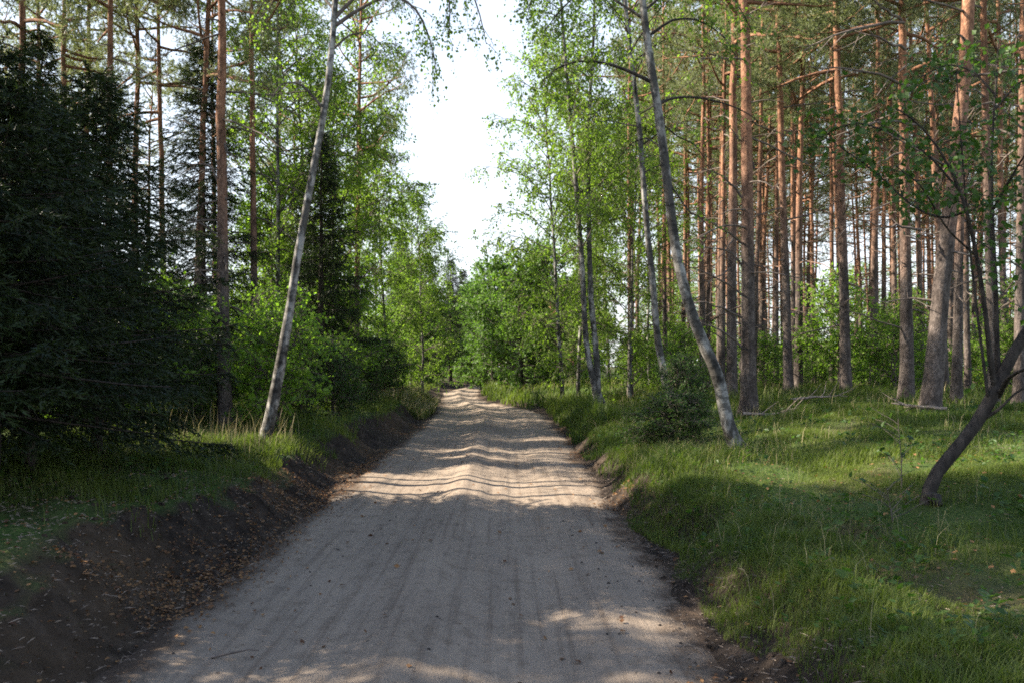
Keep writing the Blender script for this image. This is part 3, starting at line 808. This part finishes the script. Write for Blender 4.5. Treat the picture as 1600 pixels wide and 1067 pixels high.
def alder_right():
    r = np.random.default_rng(35); Y = 8.2
    tr = [(1446, 792, 26, Y), (1440, 768, 25, Y), (1452, 742, 26, Y), (1480, 715, 26, Y), (1512, 685, 26, Y), (1536, 652, 26, Y), (1556, 612, 27, Y), (1570, 570, 25, Y), (1592, 530, 24, Y), (1625, 490, 22, Y), (1680, 440, 20, Y), (1740, 360, 16, Y)]
    Q, rr = trunk_from([(a, b, w * 0.74, y) for a, b, w, y in tr], ext=(at(1790, 120, Y), 0.02)); off = Q[2]
    root = empty('alder_tree', off)
    TB = MB(); stem_mesh(TB, Q - off, rr, r, flare=0.12, lump=0.2)
    knob = np.array([at(1448, 772, Y), at(1462, 778, Y - .1), at(1470, 790, Y - .15)]) - off; tube(TB, knob, [0.05, 0.055, 0.02], 8, 0, 0.5, 0.3, r)
    TB.build('trunk', M['dark'], root)
    CB, TW = MB(), MB()
    stems = [([(1556, 612), (1546, 560), (1540, 480), (1526, 400), (1510, 320), (1480, 250), (1440, 195), (1400, 170)], 0.030, 14), ([(1560, 600), (1558, 540), (1556, 440), (1550, 340), (1548, 240), (1556, 140), (1560, 60)], 0.03, 12),
             ([(1546, 640), (1540, 590), (1528, 500), (1516, 400), (1508, 300), (1500, 200), (1494, 110)], 0.018, 10), ([(1566, 570), (1600, 520), (1650, 440)], 0.02, 5),
             ([(1560, 618), (1575, 590), (1595, 578), (1640, 570)], 0.03, 0), ([(1535, 655), (1560, 640), (1590, 610), (1640, 590)], 0.02, 0),
             ([(1512, 330), (1470, 345), (1420, 320), (1370, 270), (1320, 235), (1290, 215)], 0.012, 12), ([(1500, 300), (1450, 240), (1400, 210), (1340, 190), (1310, 200)], 0.012, 13), ([(1550, 330), (1590, 260), (1630, 200)], 0.014, 9),
             ([(1525, 400), (1480, 360), (1440, 290), (1400, 260)], 0.011, 9), ([(1556, 150), (1520, 110), (1480, 100), (1440, 120)], 0.012, 10), ([(1556, 170), (1590, 130), (1625, 120)], 0.012, 8)]
    for i, (l, r0, ns) in enumerate(stems):
        yy = Y + np.linspace(0, 1, len(l)) * r.normal() * 0.7
        L = np.array([at(a, b, y) for (a, b), y in zip(l, yy)]) - off
        q = np.linspace(0, len(L) - 1, 14); L = np.column_stack([np.interp(q, np.arange(len(L)), L[:, k]) for k in range(3)])
        L[1:-1] = (L[:-2] + 2 * L[1:-1] + L[2:]) / 4
        b = MB(); tube(b, L, np.linspace(r0, 0.005, 14), 6, 0, 0.9); b.build('branch', M['dark'], root)
        if ns: leafy(CB, TW, L, r, int(ns * 1.15), 0.42, 4, 0.30, 5, 0.058, W=0.85, droop=0.06, t0=0.42 if i < 3 else 0.2, flat=1.0, r=0.005)
    CB.merge(TW, 1).build('crown', [M['dim_leaf'], M['dark']], root)
    tag(root, 'crooked dark tree bowing low over the meadow with upright leafy shoots', 'alder')


birch_left(); birch_lean(); birch_behind(); birch_twin(); alder_right()


def z_at(x, y): return float(ground_z(np.array([x]), np.array([y]))[0])


def ground(px, Y, dz=0.0):
    x = (px - CX) / F * Y
    return (x, Y, z_at(x, Y) + dz)


# ------------------------------------------------------------------ kinds
pines = [make_pine(1, tuft=19, nl=26), make_pine(2, cb=0.46, spread=2.2, tuft=19, nl=28), make_pine(3, H=17, cb=0.54, tuft=19, nl=24), make_pine(4, H=19, cb=0.48, nl=30, tuft=19)]
far_pines = [make_pine(11, separate_branches=False, tuft=14, nl=20, r0=0.105, spread=2.0, cb=0.50), make_pine(12, separate_branches=False, tuft=14, cb=0.46, r0=0.105, spread=2.0, nl=20),
             make_pine(13, separate_branches=False, tuft=14, cb=0.58, r0=0.10, spread=1.7, nl=22)]
young_pines = [make_pine(15, H=7, r0=0.09, cb=0.12, spread=1.1, nl=30, dead=2, separate_branches=False, tuft=24)]
spruces = [make_spruce(21, H=13), make_spruce(22, H=5.6, R=2.2, gap=0.19, r0=0.07, low=0.20, dens=1.1), make_spruce(23, H=10, R=2.2, low=0.16), make_spruce(24, H=5.0, R=1.9, gap=0.19, r0=0.06, low=0.16, dens=1.05)]
birches = [make_broad('birch_tree', 41, 15, 0.085, 0.16, 2.3, 52, 'birch_leaf', 'birch', leaf=0.085, twigs=5, leaves=9, droop=0.14, up=(65, 35), tsc=2.5),
           make_broad('birch_tree', 42, 14, 0.08, 0.12, 2.5, 54, 'birch_leaf', 'birch', leaf=0.085, twigs=5, leaves=9, droop=0.17, up=(65, 30), tsc=2.5),
           make_broad('birch_tree', 43, 10, 0.065, 0.08, 2.1, 46, 'birch_leaf', 'birch', leaf=0.085, twigs=5, leaves=9, droop=0.12, up=(65, 30), tsc=2.5)]
aspen = make_broad('aspen_tree', 46, 9, 0.10, 0.10, 2.3, 48, 'fresh_leaf', 'deadwood', leaf=0.10, twigs=5, leaves=8, droop=0.03, up=(60, 20))
rowans = [make_broad('rowan_sapling', 51, 3.0, 0.03, 0.10, 1.0, 20, 'fresh_leaf', 'twig', subs=6, sub_len=0.5, twigs=3, twig_len=0.3, leaves=6, leaf=0.085, droop=0.03, stems=2, up=(60, 15), flat=1.2),
          make_broad('rowan_sapling', 52, 2.4, 0.03, 0.08, 1.2, 18, 'fresh_leaf', 'twig', subs=6, sub_len=0.5, twigs=3, twig_len=0.35, leaves=6, leaf=0.09, droop=0.04, stems=2, up=(55, 10), flat=1.2)]
oaks = [make_broad('oak_tree', 61, 8.0, 0.16, 0.06, 2.9, 58, 'oak_leaf', 'dark', subs=11, sub_len=1.0, twigs=4, twig_len=0.5, leaves=9, leaf=0.15, droop=0.03, up=(60, 5), shape=0.55, flat=1.0),
        make_broad('oak_tree', 62, 7.0, 0.15, 0.03, 3.0, 56, 'oak_leaf', 'dark', subs=11, sub_len=1.0, twigs=4, twig_len=0.5, leaves=9, leaf=0.15, droop=0.03, up=(60, 0), shape=0.55, flat=1.0)]
bush = make_broad('beech_bush', 71, 2.1, 0.03, 0.04, 0.85, 24, 'dim_leaf', 'dark', subs=8, sub_len=0.5, twigs=4, twig_len=0.28, leaves=7, leaf=0.06, droop=0.04, stems=2, up=(70, 0), flat=1.2)

# ------------------------------------------------------------------ pines of the right-hand forest, one by one: foot px, top px, width px, distance, kind, label
R = lambda: rng.random() * TAU
HERO = {}
hero_pines = [
    (1170, 1184, 29, 19.0, 0, 'thick grey pine with dead lower branches right behind the crooked birch'),
    (1143, 1141, 20, 22.5, 1, 'sunlit orange pine on the left of the thick grey pine, nearer of two'),
    (1127, 1124, 13, 27.0, 2, 'thinner pine hugging the left side of the sunlit orange pine'),
    (1233, 1221, 17, 25.0, 3, 'straight slender pine in the gap right of the thick grey pine'),
    (1240, 1238, 10, 31.0, 2, 'thin dark pine touching the right side of the straight slender pine'),
    (1213, 1209, 10, 33.0, 0, 'thin orange pine left of the straight slender pine'),
    (1322, 1335, 20, 24.0, 1, 'medium pine with pale broken side branches standing alone mid forest'),
    (1416, 1430, 25, 20.5, 2, 'grey pine half hidden behind the thickest pine'),
    (1452, 1402, 33, 16.0, 3, 'thickest pine with flaky grey bark, its trunk leaning over the meadow'),
    (1478, 1503, 14, 24.0, 1, 'slim reddish pine leaning right beside the thickest pine'),
    (1494, 1508, 19, 19.5, 0, 'grey brown pine just left of the bowed dark tree'),
    (1512, 1524, 11, 26.0, 3, 'slim grey pine in the shade behind the upright shoots'),
    (1553, 1532, 17, 18.5, 2, 'pine with dark foot seen through the upright shoots of the bowed tree'),
    (1592, 1581, 19, 17.5, 1, 'pine with broad pale foot at the meadow edge behind the bowed tree'),
    (1098, 1106, 10, 29.0, 3, 'narrow pine lit orange behind the bend of the crooked birch'),
    (1040, 1036, 9, 34.0, 0, 'narrow pine seen between the slim dark birch and the crooked birch'),
    (985, 1000, 11, 32.0, 2, 'leaning orange pine behind the pale thin birches near the twin birch'),
    (1300, 1302, 10, 34.0, 3, 'orange pine left of the medium pine with broken branches'),
    (1272, 1275, 10, 38.0, 1, 'slender pine glowing orange in the sunlit row of trunks'),
    (1382, 1385, 11, 33.0, 0, 'slim pine with bare trunk rising from bright saplings'),
]
for px, tp, w, Y, k, lab in hero_pines:
    d = 0.68 * w * Y / F; x, y, z = ground(px, Y)
    sx = d / (2 * 0.13 * 0.88); h = 1.0 + 0.08 * rng.normal()
    ztop = EYE + CY / F * Y - z
    tl = math.atan(((tp - px) / F * Y) / ztop)
    HERO[px] = put(pines[k], (x, y, z), R(), (min(1.5, max(sx, 0.7)),) * 2 + (h,), lab, 'pine', 'pines of the right forest', (tl, 0))

placed = [((px - CX) / F * Y, Y) for px, tp, w, Y, k, lab in hero_pines]


def clear(x, y, dmin):
    return all((x - a) ** 2 + (y - b) ** 2 > dmin * dmin for a, b in placed)


n = 0
while n < 122:
    y = 27 + 50 * rng.random() ** 0.85; x = 4 + (0.60 * y + 2 - 4) * rng.random()
    if x < 5 + 0.10 * (y - 27) or not clear(x, y, 1.4): continue
    placed.append((x, y)); n += 1
    put(far_pines[n % 3], (x, y, z_at(x, y)), R(), (0.75 + 0.5 * rng.random(),) * 2 + (1.0 + 0.2 * rng.random(),),
        'slender orange pine among the many crowded deep in the sunlit right forest', 'pine', 'pines deep in the right forest', (rng.normal() * 0.015, rng.normal() * 0.015))

# ------------------------------------------------------------------ left side
bpy.context.view_layer.update()
for key, Y, arcs in ((1170, 19.0, [[(1172, 470), (1140, 445), (1105, 425), (1070, 410)], [(1171, 500), (1130, 480), (1090, 470), (1062, 475)], [(1173, 430), (1145, 395), (1110, 385), (1075, 395)], [(1170, 555), (1135, 520), (1100, 505), (1075, 500)],
                                     [(1176, 330), (1150, 295), (1120, 270), (1085, 262)], [(1174, 395), (1150, 370), (1110, 345), (1080, 350)], [(1178, 265), (1160, 225), (1140, 200)]]),
                     (1452, 16.0, [[(1408, 32), (1375, 8), (1340, -8)], [(1415, 78), (1375, 60), (1335, 50)], [(1420, 136), (1375, 118), (1320, 108), (1262, 102)], [(1412, 36), (1350, 42), (1300, 55), (1255, 78)], [(1432, 195), (1390, 190), (1330, 200)],
                                     [(1440, 360), (1405, 352), (1365, 356)]])):
    r = np.random.default_rng(int(key)); root = HERO[key]; inv = np.array(root.matrix_world.inverted())
    for a in arcs:
        L = np.array([at(p, q, Y - 0.9 * i * (0.2 + r.random()) / len(a)) for i, (p, q) in enumerate(a)])
        q = np.linspace(0, len(L) - 1, 10); L = np.column_stack([np.interp(q, np.arange(len(L)), L[:, k]) for k in range(3)])
        L[1:-1] = (L[:-2] + 2 * L[1:-1] + L[2:]) / 4; L[1:] += r.normal(size=(9, 3)) * 0.02
        L = (np.column_stack([L, np.ones(10)]) @ inv.T)[:, :3]
        b = MB(); tube(b, L, np.linspace(0.030, 0.008, 10), 5)
        for i in range(4):
            c0, d0 = along(L, 0.35 + 0.15 * i); tube(b, curve_path(c0, unit(d0 + r.normal(size=3) * 0.6), 0.3 + 0.4 * r.random(), 4, r, 0.0, 0.2), np.linspace(0.010, 0.003, 4), 3)
        b.build('branch', M['twig'], root)
BIRCH_SHADE = []
left_pines = [
    (352, 362, 24, 16.5, 0, 'stout pine with dark foot and bright orange upper trunk left of the leaning birch'),
    (303, 322, 15, 20.0, 1, 'pine with grey trunk standing between the dark spruces and the stout pine'),
    (170, 182, 17, 19.0, 2, 'tall pine rising behind the dark spruce, its trunk half in shadow'),
    (214, 222, 14, 23.0, 3, 'slim pine with reddish trunk above the tip of the dark spruce bough'),
    (98, 97, 14, 22.0, 0, 'thin pine trunk showing bluish dark against the sky behind the spruces'),
    (22, 30, 18, 17.0, 1, 'pine mostly swallowed by spruce boughs at the edge of view'),
    (402, 384, 12, 21.0, 2, 'dark slim pine beside the foot of the leaning birch'),
    (-180, -175, 14, 13.3, 1, 'slim pine out of view left of the spruces, casting a stripe on the road'),  # this and the next stand unseen, added for trunk shadows on the road
    (-150, -140, 11, 15.0, 2, 'thin pine out of view deep left of the spruces beside the slim pine'),
    (258, 266, 13, 24.0, 1, 'pine trunk just left of the grey trunk, seen above the spruce tips'),
    (337, 347, 12, 28.0, 2, 'thin pine half hidden behind the stout pine'),
    (134, 140, 15, 26.0, 0, 'pine between the bluish thin pine and the tall half shaded pine'),
    (444, 455, 10, 33.0, 2, 'distant thin pine in the leaves left of the leaning birch'),
    (60, 66, 12, 25.5, 3, 'thin pine between the bluish thin pine and the edge of view'),
    (556, 570, 10, 30.0, 3, 'pine rising behind the sunlit young birches on the left roadside'),
]
for px, tp, w, Y, k, lab in left_pines:
    d = 0.7 * w * Y / F; x, y, z = ground(px, Y); sx = d / (2 * 0.13 * 0.88)
    tl = math.atan(((tp - px) / F * Y) / (EYE + CY / F * Y - z))
    s = min(1.5, max(sx, 0.7)); put(pines[k], (x, y, z), R(), (s, s, 0.88), lab, 'pine', 'pines of the left forest', (tl, 0)); placed.append((x, y))

left_spruces = [
    (-4.35, 7.6, 1, (0.85, 0.85, 0.68), 'dark young spruce with drooping boughs nearest the road on the left bank'),
    (-5.1, 9.6, 3, (1.12, 1.12, 0.80), 'dark young spruce close behind the one nearest the road'),
    (-5.2, 11.4, 1, (0.95, 0.95, 0.86), 'dark spruce reaching its long bough toward the sky gap between the pines'),
    (-5.3, 6.6, 3, (1.1, 1.1, 0.68), 'dark young spruce filling the lower corner of the view'),
    (-6.2, 8.2, 1, (1.15, 1.15, 0.70), 'dark spruce packed deepest among the near left spruces'),
    (-7.4, 11.4, 1, (1.05, 1.05, 0.82), 'dark spruce standing back behind the row of near left spruces'),
    (-7.6, 15.6, 3, 0.8, 'dark spruce left of the stout pine with the orange upper trunk'),
    (-9.0, 4.6, 0, 0.9, 'tall dark spruce added out of view left, shading the near road'),  # this and the next two stand unseen, added to shade the road
    (-12.0, 9.9, 0, 1.25, 'tallest dark spruce added out of view left, shading the road'),
    (-9.8, 11.2, 2, 0.95, 'tall dark spruce added out of view left, shading road and meadow'),
    (-6.3, 56.0, 2, 0.95, 'nearest of the dark spruces closing the left side of the road tunnel'),
    (-7.4, 63.0, 0, 0.85, 'tall dark spruce behind the pale leaning birch where the road bends'),
    (-5.9, 70.0, 2, 1.0, 'dark spruce deep in the road tunnel'),
    (-4.6, 77.0, 2, 1.05, 'farthest dark spruce in the shadow of the road tunnel'),
    (-6.9, 20.5, 2, 0.85, 'dark spruce behind the leaning birch on the left'),
    (-4.7, 23.0, 2, 0.72, 'small spruce with dark hanging boughs right of the leaning birch'),
    (-8.8, 17.0, 2, 0.75, 'shadowed spruce between the pines left of the leaning birch'),
]
for x, y, k, s, lab in left_spruces:
    put(spruces[k], (x, y, z_at(x, y)), R(), s, lab, 'spruce', 'spruces of the left forest'); placed.append((x, y))

n = 0; tries = 0
for x, y, k, s, lab in ((-12.5, 9.8, 0, 1.1, 'tall birch added out of view left to shade the meadow'), (-14.0, 7.2, 1, 1.2, 'tall birch added farthest out of view on the left for shade'), (-11.5, 6.2, 0, 1.0, 'birch added out of view left for shade on the foreground')):  # unseen birches added to shade the road and the right meadow
    BIRCH_SHADE.append((x, y, k, s, lab)); placed.append((x, y))
while n < 15 and tries < 4000:
    tries += 1
    y = 7 + 32 * rng.random() ** 1.3; x = -6.5 - min(0.58 * y + 4, 20) * rng.random()
    if 11.5 < y < 17 or 24 < y < 30: continue
    if not clear(x, y, 2.2) or x > -8 - 0.02 * y: continue
    placed.append((x, y)); n += 1
    put(far_pines[n % 3], (x, y, z_at(x, y)), R(), (0.85 + 0.4 * rng.random(),) * 2 + (0.66 + 0.2 * rng.random(),),
        'pine with bare trunk among the many standing deep in the shady left forest', 'pine', 'pines deep in the left forest', (rng.normal() * 0.02, rng.normal() * 0.02))

for x, y, k, s, lab in BIRCH_SHADE: put(birches[k], (x, y, z_at(x, y)), R(), s, lab, 'birch', 'unseen birches shading the road from the left')
left_birches = [
    (432, 24, 0, 0.85, 'tall birch with airy sunlit crown between the stout pine and the leaning birch'),
    (492, 28, 1, 0.9, 'airy birch whose crown shows right behind the leaning birch'),
    (560, 31, 0, 0.95, 'tall young birch with sunlit crown on the left roadside beyond the spruces'),
    (606, 36, 1, 0.85, 'birch with forked leafy crown nearest the pale grass clump'),
    (660, 37, 2, 0.85, 'small leaning birch with thin pale trunk above the pale grass clump'),
    (640, 45, 1, 0.7, 'birch reaching toward the sky gap on the left side of the bend'),
    (520, 27, 2, 1.0, 'bright young birch just behind the small spruce'),
    (585, 44, 0, 0.8, 'birch filling the back of the left roadside row'),
]
for px, Y, k, s, lab in left_birches:
    x, y, z = ground(px, Y); put(birches[k], (x, y, z), R(), s, lab, 'birch', 'birches along the left roadside'); placed.append((x, y))
for px, Y, s, lab in ((545, 35, 0.85, 'aspen with bright yellow green leaves among the left roadside birches'), (625, 50, 0.8, 'aspen glowing green behind the left roadside birches'), (470, 30, 0.8, 'aspen with lit leaves showing behind the leaning birch'),
                      (430, 25, 0.7, 'aspen with lit leaves in the gap left of the leaning birch')):
    x, y, z = ground(px, Y); put(aspen, (x, y, z), R(), s, lab, 'aspen', 'aspens of the left roadside'); placed.append((x, y))

# right birches in the sun
for px, Y, k, s, lab in ((880, 34, 1, 1.0, 'sunlit birch with hanging yellow green leaves left of the twin birch'), (905, 38, 0, 1.0, 'tall sunlit birch directly behind the twin birch'), (985, 30, 2, 0.95, 'pale thin birch with leaning trunk between twin birch and slim dark birch'),
                         (930, 48, 0, 0.95, 'birch with drooping sunlit crown farther off between the twin trunks'), (950, 44, 1, 1.0, 'leafy birch deep behind the pale thin birch'), (1015, 40, 0, 0.9, 'birch with bright crown behind the slim dark birch')):
    x, y, z = ground(px, Y); put(birches[k], (x, y, z), R(), s, lab, 'birch', 'sunlit birches right of the bend'); placed.append((x, y))

# the dark end of the road
for px, Y, k, s, lab in ((772, 60, 0, 1.0, 'dark green oak standing where the road disappears'), (815, 50, 1, 0.92, 'bushy oak with lit leaves beside the end of the visible road'), (852, 56, 0, 1.0, 'oak in half shade right of the bushy oak'),
                         (742, 90, 1, 1.25, 'oak farthest down the road, closing the dark tunnel'), (655, 66, 1, 0.95, 'dark oak behind the farthest left roadside birch')):
    x, y, z = ground(px, Y); put(oaks[k], (x, y, z), R(), s, lab, 'oak', 'oaks at the end of the road'); placed.append((x, y))
n = 0
while n < 24:
    y = 70 + 50 * rng.random(); x = -0.12 * y + 0.22 * y * rng.random()
    if (road_left(y) - 0.8 < x < road_right(y) + 0.8) or not clear(x, y, 2.2): continue
    placed.append((x, y)); n += 1
    put((oaks[n % 2], oaks[1 - n % 2], spruces[2])[n % 3], (x, y, z_at(x, y)), R(), 0.75 + 0.3 * rng.random(), 'tree in the dark wall of forest beyond the bend in the road', 'tree', 'trees beyond the bend')
for px, Y, s, lab in ((838, 70, 1.25, 'grey green young pine above the bushy oak'), (895, 48, 0.42, 'low young pine by the meadow edge left of the twin birch'), (860, 52, 0.75, 'young pine between the bushy oak and the sunlit birch')):
    x, y, z = ground(px, Y); put(young_pines[0], (x, y, z), R(), s, lab, 'young pine', 'young pines near the bend'); placed.append((x, y))

put(bush, ground(1050, 14.2), 0.7, (0.68, 0.68, 0.38), 'dark green beech bush in the grass left of the crooked birch', 'bush')
put(bush, ground(1066, 15.6), 2.6, (0.42, 0.42, 0.62), 'slim upright beech sprig behind the dark green bush by the crooked birch', 'bush')
put(bush, ground(598, 30.5), 2.1, 0.85, 'dusky beech bush on the left verge beside the pale grass clump', 'bush')


def seedling(px, Y, h, seed, lab):
    r = np.random.default_rng(seed); root = empty('rowan_sapling', ground(px, Y)); TB, CB = MB(), MB()
    P = curve_path((0, 0, -0.03), (0.05, 0, 1), h, 8, r, 0, 0.06); tube(TB, P, np.linspace(0.007, 0.003, 8), 5)
    C, A = [], []
    for i in range(9):
        q, d = along(P, 0.2 + 0.09 * i); az = r.random() * TAU
        L = curve_path(q, (math.cos(az), math.sin(az), 0.7), 0.25 + 0.15 * r.random(), 4, r, 0.05); tube(TB, L, np.linspace(0.004, 0.002, 4), 4)
        for k in (1, 2, 3, 3): C.append(L[k]); A.append(unit(L[3] - L[0] + r.normal(size=3) * 0.3))
    leaf_quads(CB, np.array(C), np.array(A), 0.07, 0.6, r, 0, None, 1.5)
    TB.build('trunk', M['twig'], root); CB.build('crown', M['dim_leaf'], root); tag(root, lab, 'sapling')


seedling(1408, 9.0, 0.75, 91, 'thin leafy seedling just left of the foot of the bowed dark tree')
seedling(1395, 7.7, 0.35, 92, 'low seedling with broad leaves in front of the bowed dark tree')
# saplings under the pines
n = 0
while n < 74:
    y = 25 + 42 * rng.random(); x = 4 + (0.6 * y) * rng.random()
    if x < 4.5 + 0.08 * (y - 24) or not clear(x, y, 0.8): continue
    placed.append((x, y)); n += 1
    put(rowans[n % 2], (x, y, z_at(x, y)), R(), 0.5 + 0.6 * rng.random(), 'bright green rowan sapling in the thicket under the right forest pines', 'sapling', 'saplings under the right pines')
for px, Y, s, lab in ((520, 21, 0.7, 'beech bush in shade at the foot of the small spruce'), (470, 19.5, 0.55, 'low beech bush just right of the leaning birch'), (330, 18.5, 0.6, 'low beech bush left of the stout pine'), (280, 16.5, 0.6, 'beech bush under the edge of the near spruces'),
                      (560, 26, 0.75, 'beech bush below the sunlit birches on the left bank')):
    put(bush, ground(px, Y), R(), s, lab, 'bush', 'bushes under the left trees')
n = 0
while n < 62:
    y = 15 + 40 * rng.random() ** 1.5; x = -4.1 - (0.42 * y) * rng.random()
    if not clear(x, y, 0.8): continue
    placed.append((x, y)); n += 1
    put(rowans[n % 2], (x, y, z_at(x, y)), R(), 0.5 + 0.6 * rng.random(), 'green rowan sapling in the undergrowth of the shady left forest', 'sapling', 'saplings under the left pines')

# the far edge of the forest
n = 0
while n < 40:
    y = 76 + 34 * rng.random(); x = 3 + (0.6 * y) * rng.random()
    if not clear(x, y, 2.4): continue
    placed.append((x, y)); n += 1
    put((birches[n % 3], birches[2], aspen)[n % 3], (x, y, z_at(x, y)), R(), 0.75 + 0.4 * rng.random(), 'leafy tree in the green row closing the view behind the right pines', 'tree', 'leafy trees behind the right pines')
n = 0
while n < 16:
    y = 60 + 40 * rng.random(); x = -7 - (0.50 * y) * rng.random()
    if not clear(x, y, 2.4): continue
    placed.append((x, y)); n += 1
    put((oaks[n % 2], birches[n % 3], aspen)[n % 3], (x, y, z_at(x, y)), R(), 0.75 + 0.3 * rng.random(), 'leafy tree in the green mass closing the view behind the left forest', 'tree', 'leafy trees behind the left forest')


def foot_grass():
    rng = np.random.default_rng(13); B = MB()
    feet = [(x, y) for x, y in placed if y < 32 and x < 0.62 * y and x > -0.6 * y] + [at(1150, 700, 12.8)[:2], at(414, 690, 13.6)[:2], at(1042, 605, 17.5)[:2], at(934, 622, 25)[:2], at(1443, 775, 8.2)[:2]]
    for x, y in feet:
        n = 130 if y < 22 else 60; a = rng.random(n) * TAU; r = 0.10 + 0.40 * rng.random(n) ** 1.5
        X, Y = x + np.cos(a) * r, y + np.sin(a) * r; k = (X > road_right(Y) + 0.3) | (X < road_left(Y) - 0.8); X, Y = X[k], Y[k]
        grass_blades(B, X, Y, 0.22 if y > 10 else 0.15, 0.0005 * y + 0.003, rng, 0.5, 0)
    o = B.build('grass_tufts', [M['grass'], M['straw']]); tag(o, 'tufts of grass round the feet of the trees', 'grass', kind='stuff')


foot_grass()
# fallen dead branches in the meadow
def dead_branch(px, py, Y, az, ln, seed, lab):
    r = np.random.default_rng(seed); x, y, z = ground(px, Y, 0.10); B = MB()
    P = curve_path((0, 0, 0.03), (math.cos(az), math.sin(az), 0.05), ln, 8, r, 0.01, 0.12); tube(B, P, np.linspace(0.035, 0.01, 8), 6)
    for i in range(5):
        q, d = along(P, 0.3 + 0.13 * i); tube(B, curve_path(q, unit(d + r.normal(size=3) * 0.6 + np.array([0, 0, 0.2])), 0.5, 4, r), np.linspace(0.012, 0.004, 4), 4)
    o = B.build('fallen_branch', M['deadwood']); o.location = (x, y, z)
    tag(o, lab, 'branch', 'fallen branches in the meadow')


for px, py, Y, az, ln, seed, lab in ((1092, 958, 5.6, -0.9, 0.35, 84, 'short stick lying among leaves on the right road edge'), (1085, 1040, 5.0, -0.7, 0.5, 85, 'thin stick at the right road edge in the near foreground'),
                                     (330, 930, 5.5, 0.1, 0.3, 86, 'dark stick lying across leaves at the left road edge'), (350, 1018, 4.9, 0.5, 0.25, 87, 'small twig on the pale sand by the left road edge')):
    r = np.random.default_rng(seed); x = (px - CX) / F * Y; B = MB(); zz = max(z_at(x, Y), float(road_surface(np.array([x]), np.array([Y]))[0]))
    tube(B, curve_path((0, 0, 0.008), (math.cos(az), math.sin(az), 0.04), ln, 6, r, 0.01, 0.15), np.linspace(0.009, 0.004, 6), 5)
    o = B.build('fallen_twig', M['twig']); o.location = (x, Y, zz); tag(o, lab, 'twig', 'twigs on the road edges')
dead_branch(1160, 665, 18, 0.2, 1.5, 81, 'pale fallen branch in the grass right of the crooked birch')
dead_branch(1235, 645, 20, 0.1, 1.3, 82, 'dry fallen branch lying in sunlit grass before the pines')
dead_branch(1480, 632, 15.5, 2.4, 0.9, 83, 'short dry branch at the foot of the thickest pine')


# ================================================================== LIGHT, SKY, CAMERA
SUN_EL, SUN_AZ = math.radians(37), math.radians(-83)       # azimuth from +Y towards +X: the sun stands to the left
w = bpy.data.worlds.new('World'); S.world = w; w.use_nodes = True
nt = w.node_tree; bg = nt.nodes['Background']
sky = nt.nodes.new('ShaderNodeTexSky'); sky.sky_type = 'NISHITA'; sky.sun_disc = False
sky.sun_elevation = SUN_EL; sky.sun_rotation = SUN_AZ; sky.air_density = 1.0; sky.dust_density = 1.2; sky.ozone_density = 1.0
tcw = N(nt, 'ShaderNodeTexCoord'); spx = N(nt, 'ShaderNodeSeparateXYZ'); nt.links.new(tcw.outputs['Generated'], spx.inputs[0])
el = ramp(nt, spx.outputs[2], [(0.10, (0.8, 0.8, 0.8)), (0.38, (0.55, 0.55, 0.55)), (0.62, (0, 0, 0))])   # haze lies low in the sky
hz = mixc(nt, el, sky.outputs[0], (3.3, 3.45, 3.7)); nt.links.new(hz, bg.inputs[0]); bg.inputs[1].default_value = 0.10
sd = bpy.data.lights.new('sun', 'SUN'); sd.energy = 5.0; sd.angle = math.radians(0.5); sd.color = (1.0, 0.89, 0.74)
so = bpy.data.objects.new('sun', sd); COL.objects.link(so)
dirv = np.array([math.sin(SUN_AZ) * math.cos(SUN_EL), math.cos(SUN_AZ) * math.cos(SUN_EL), math.sin(SUN_EL)])
from mathutils import Vector
so.rotation_euler = Vector(-dirv).to_track_quat('-Z', 'Y').to_euler()

cd = bpy.data.cameras.new('camera'); co = bpy.data.objects.new('camera', cd); COL.objects.link(co)
co.location = (0, 0, EYE); co.rotation_euler = (math.radians(90), 0, 0)
cd.sensor_width = 36; cd.lens = F / 1600 * 36; cd.shift_x = 12 / 1600; cd.shift_y = 32.5 / 1600; cd.clip_end = 2000
S.camera = co
S.view_settings.view_transform = 'Standard'; S.view_settings.look = 'None'; S.view_settings.exposure = 2.1; S.view_settings.gamma = 1
S.render.engine = 'CYCLES'
c = S.cycles
c.max_bounces = 6; c.diffuse_bounces = 4; c.transmission_bounces = 4; c.glossy_bounces = 2; c.sample_clamp_indirect = 4
c.use_denoising = False
try: c.denoiser = 'OPENIMAGEDENOISE'
except Exception: pass
c.filter_width = 1.8
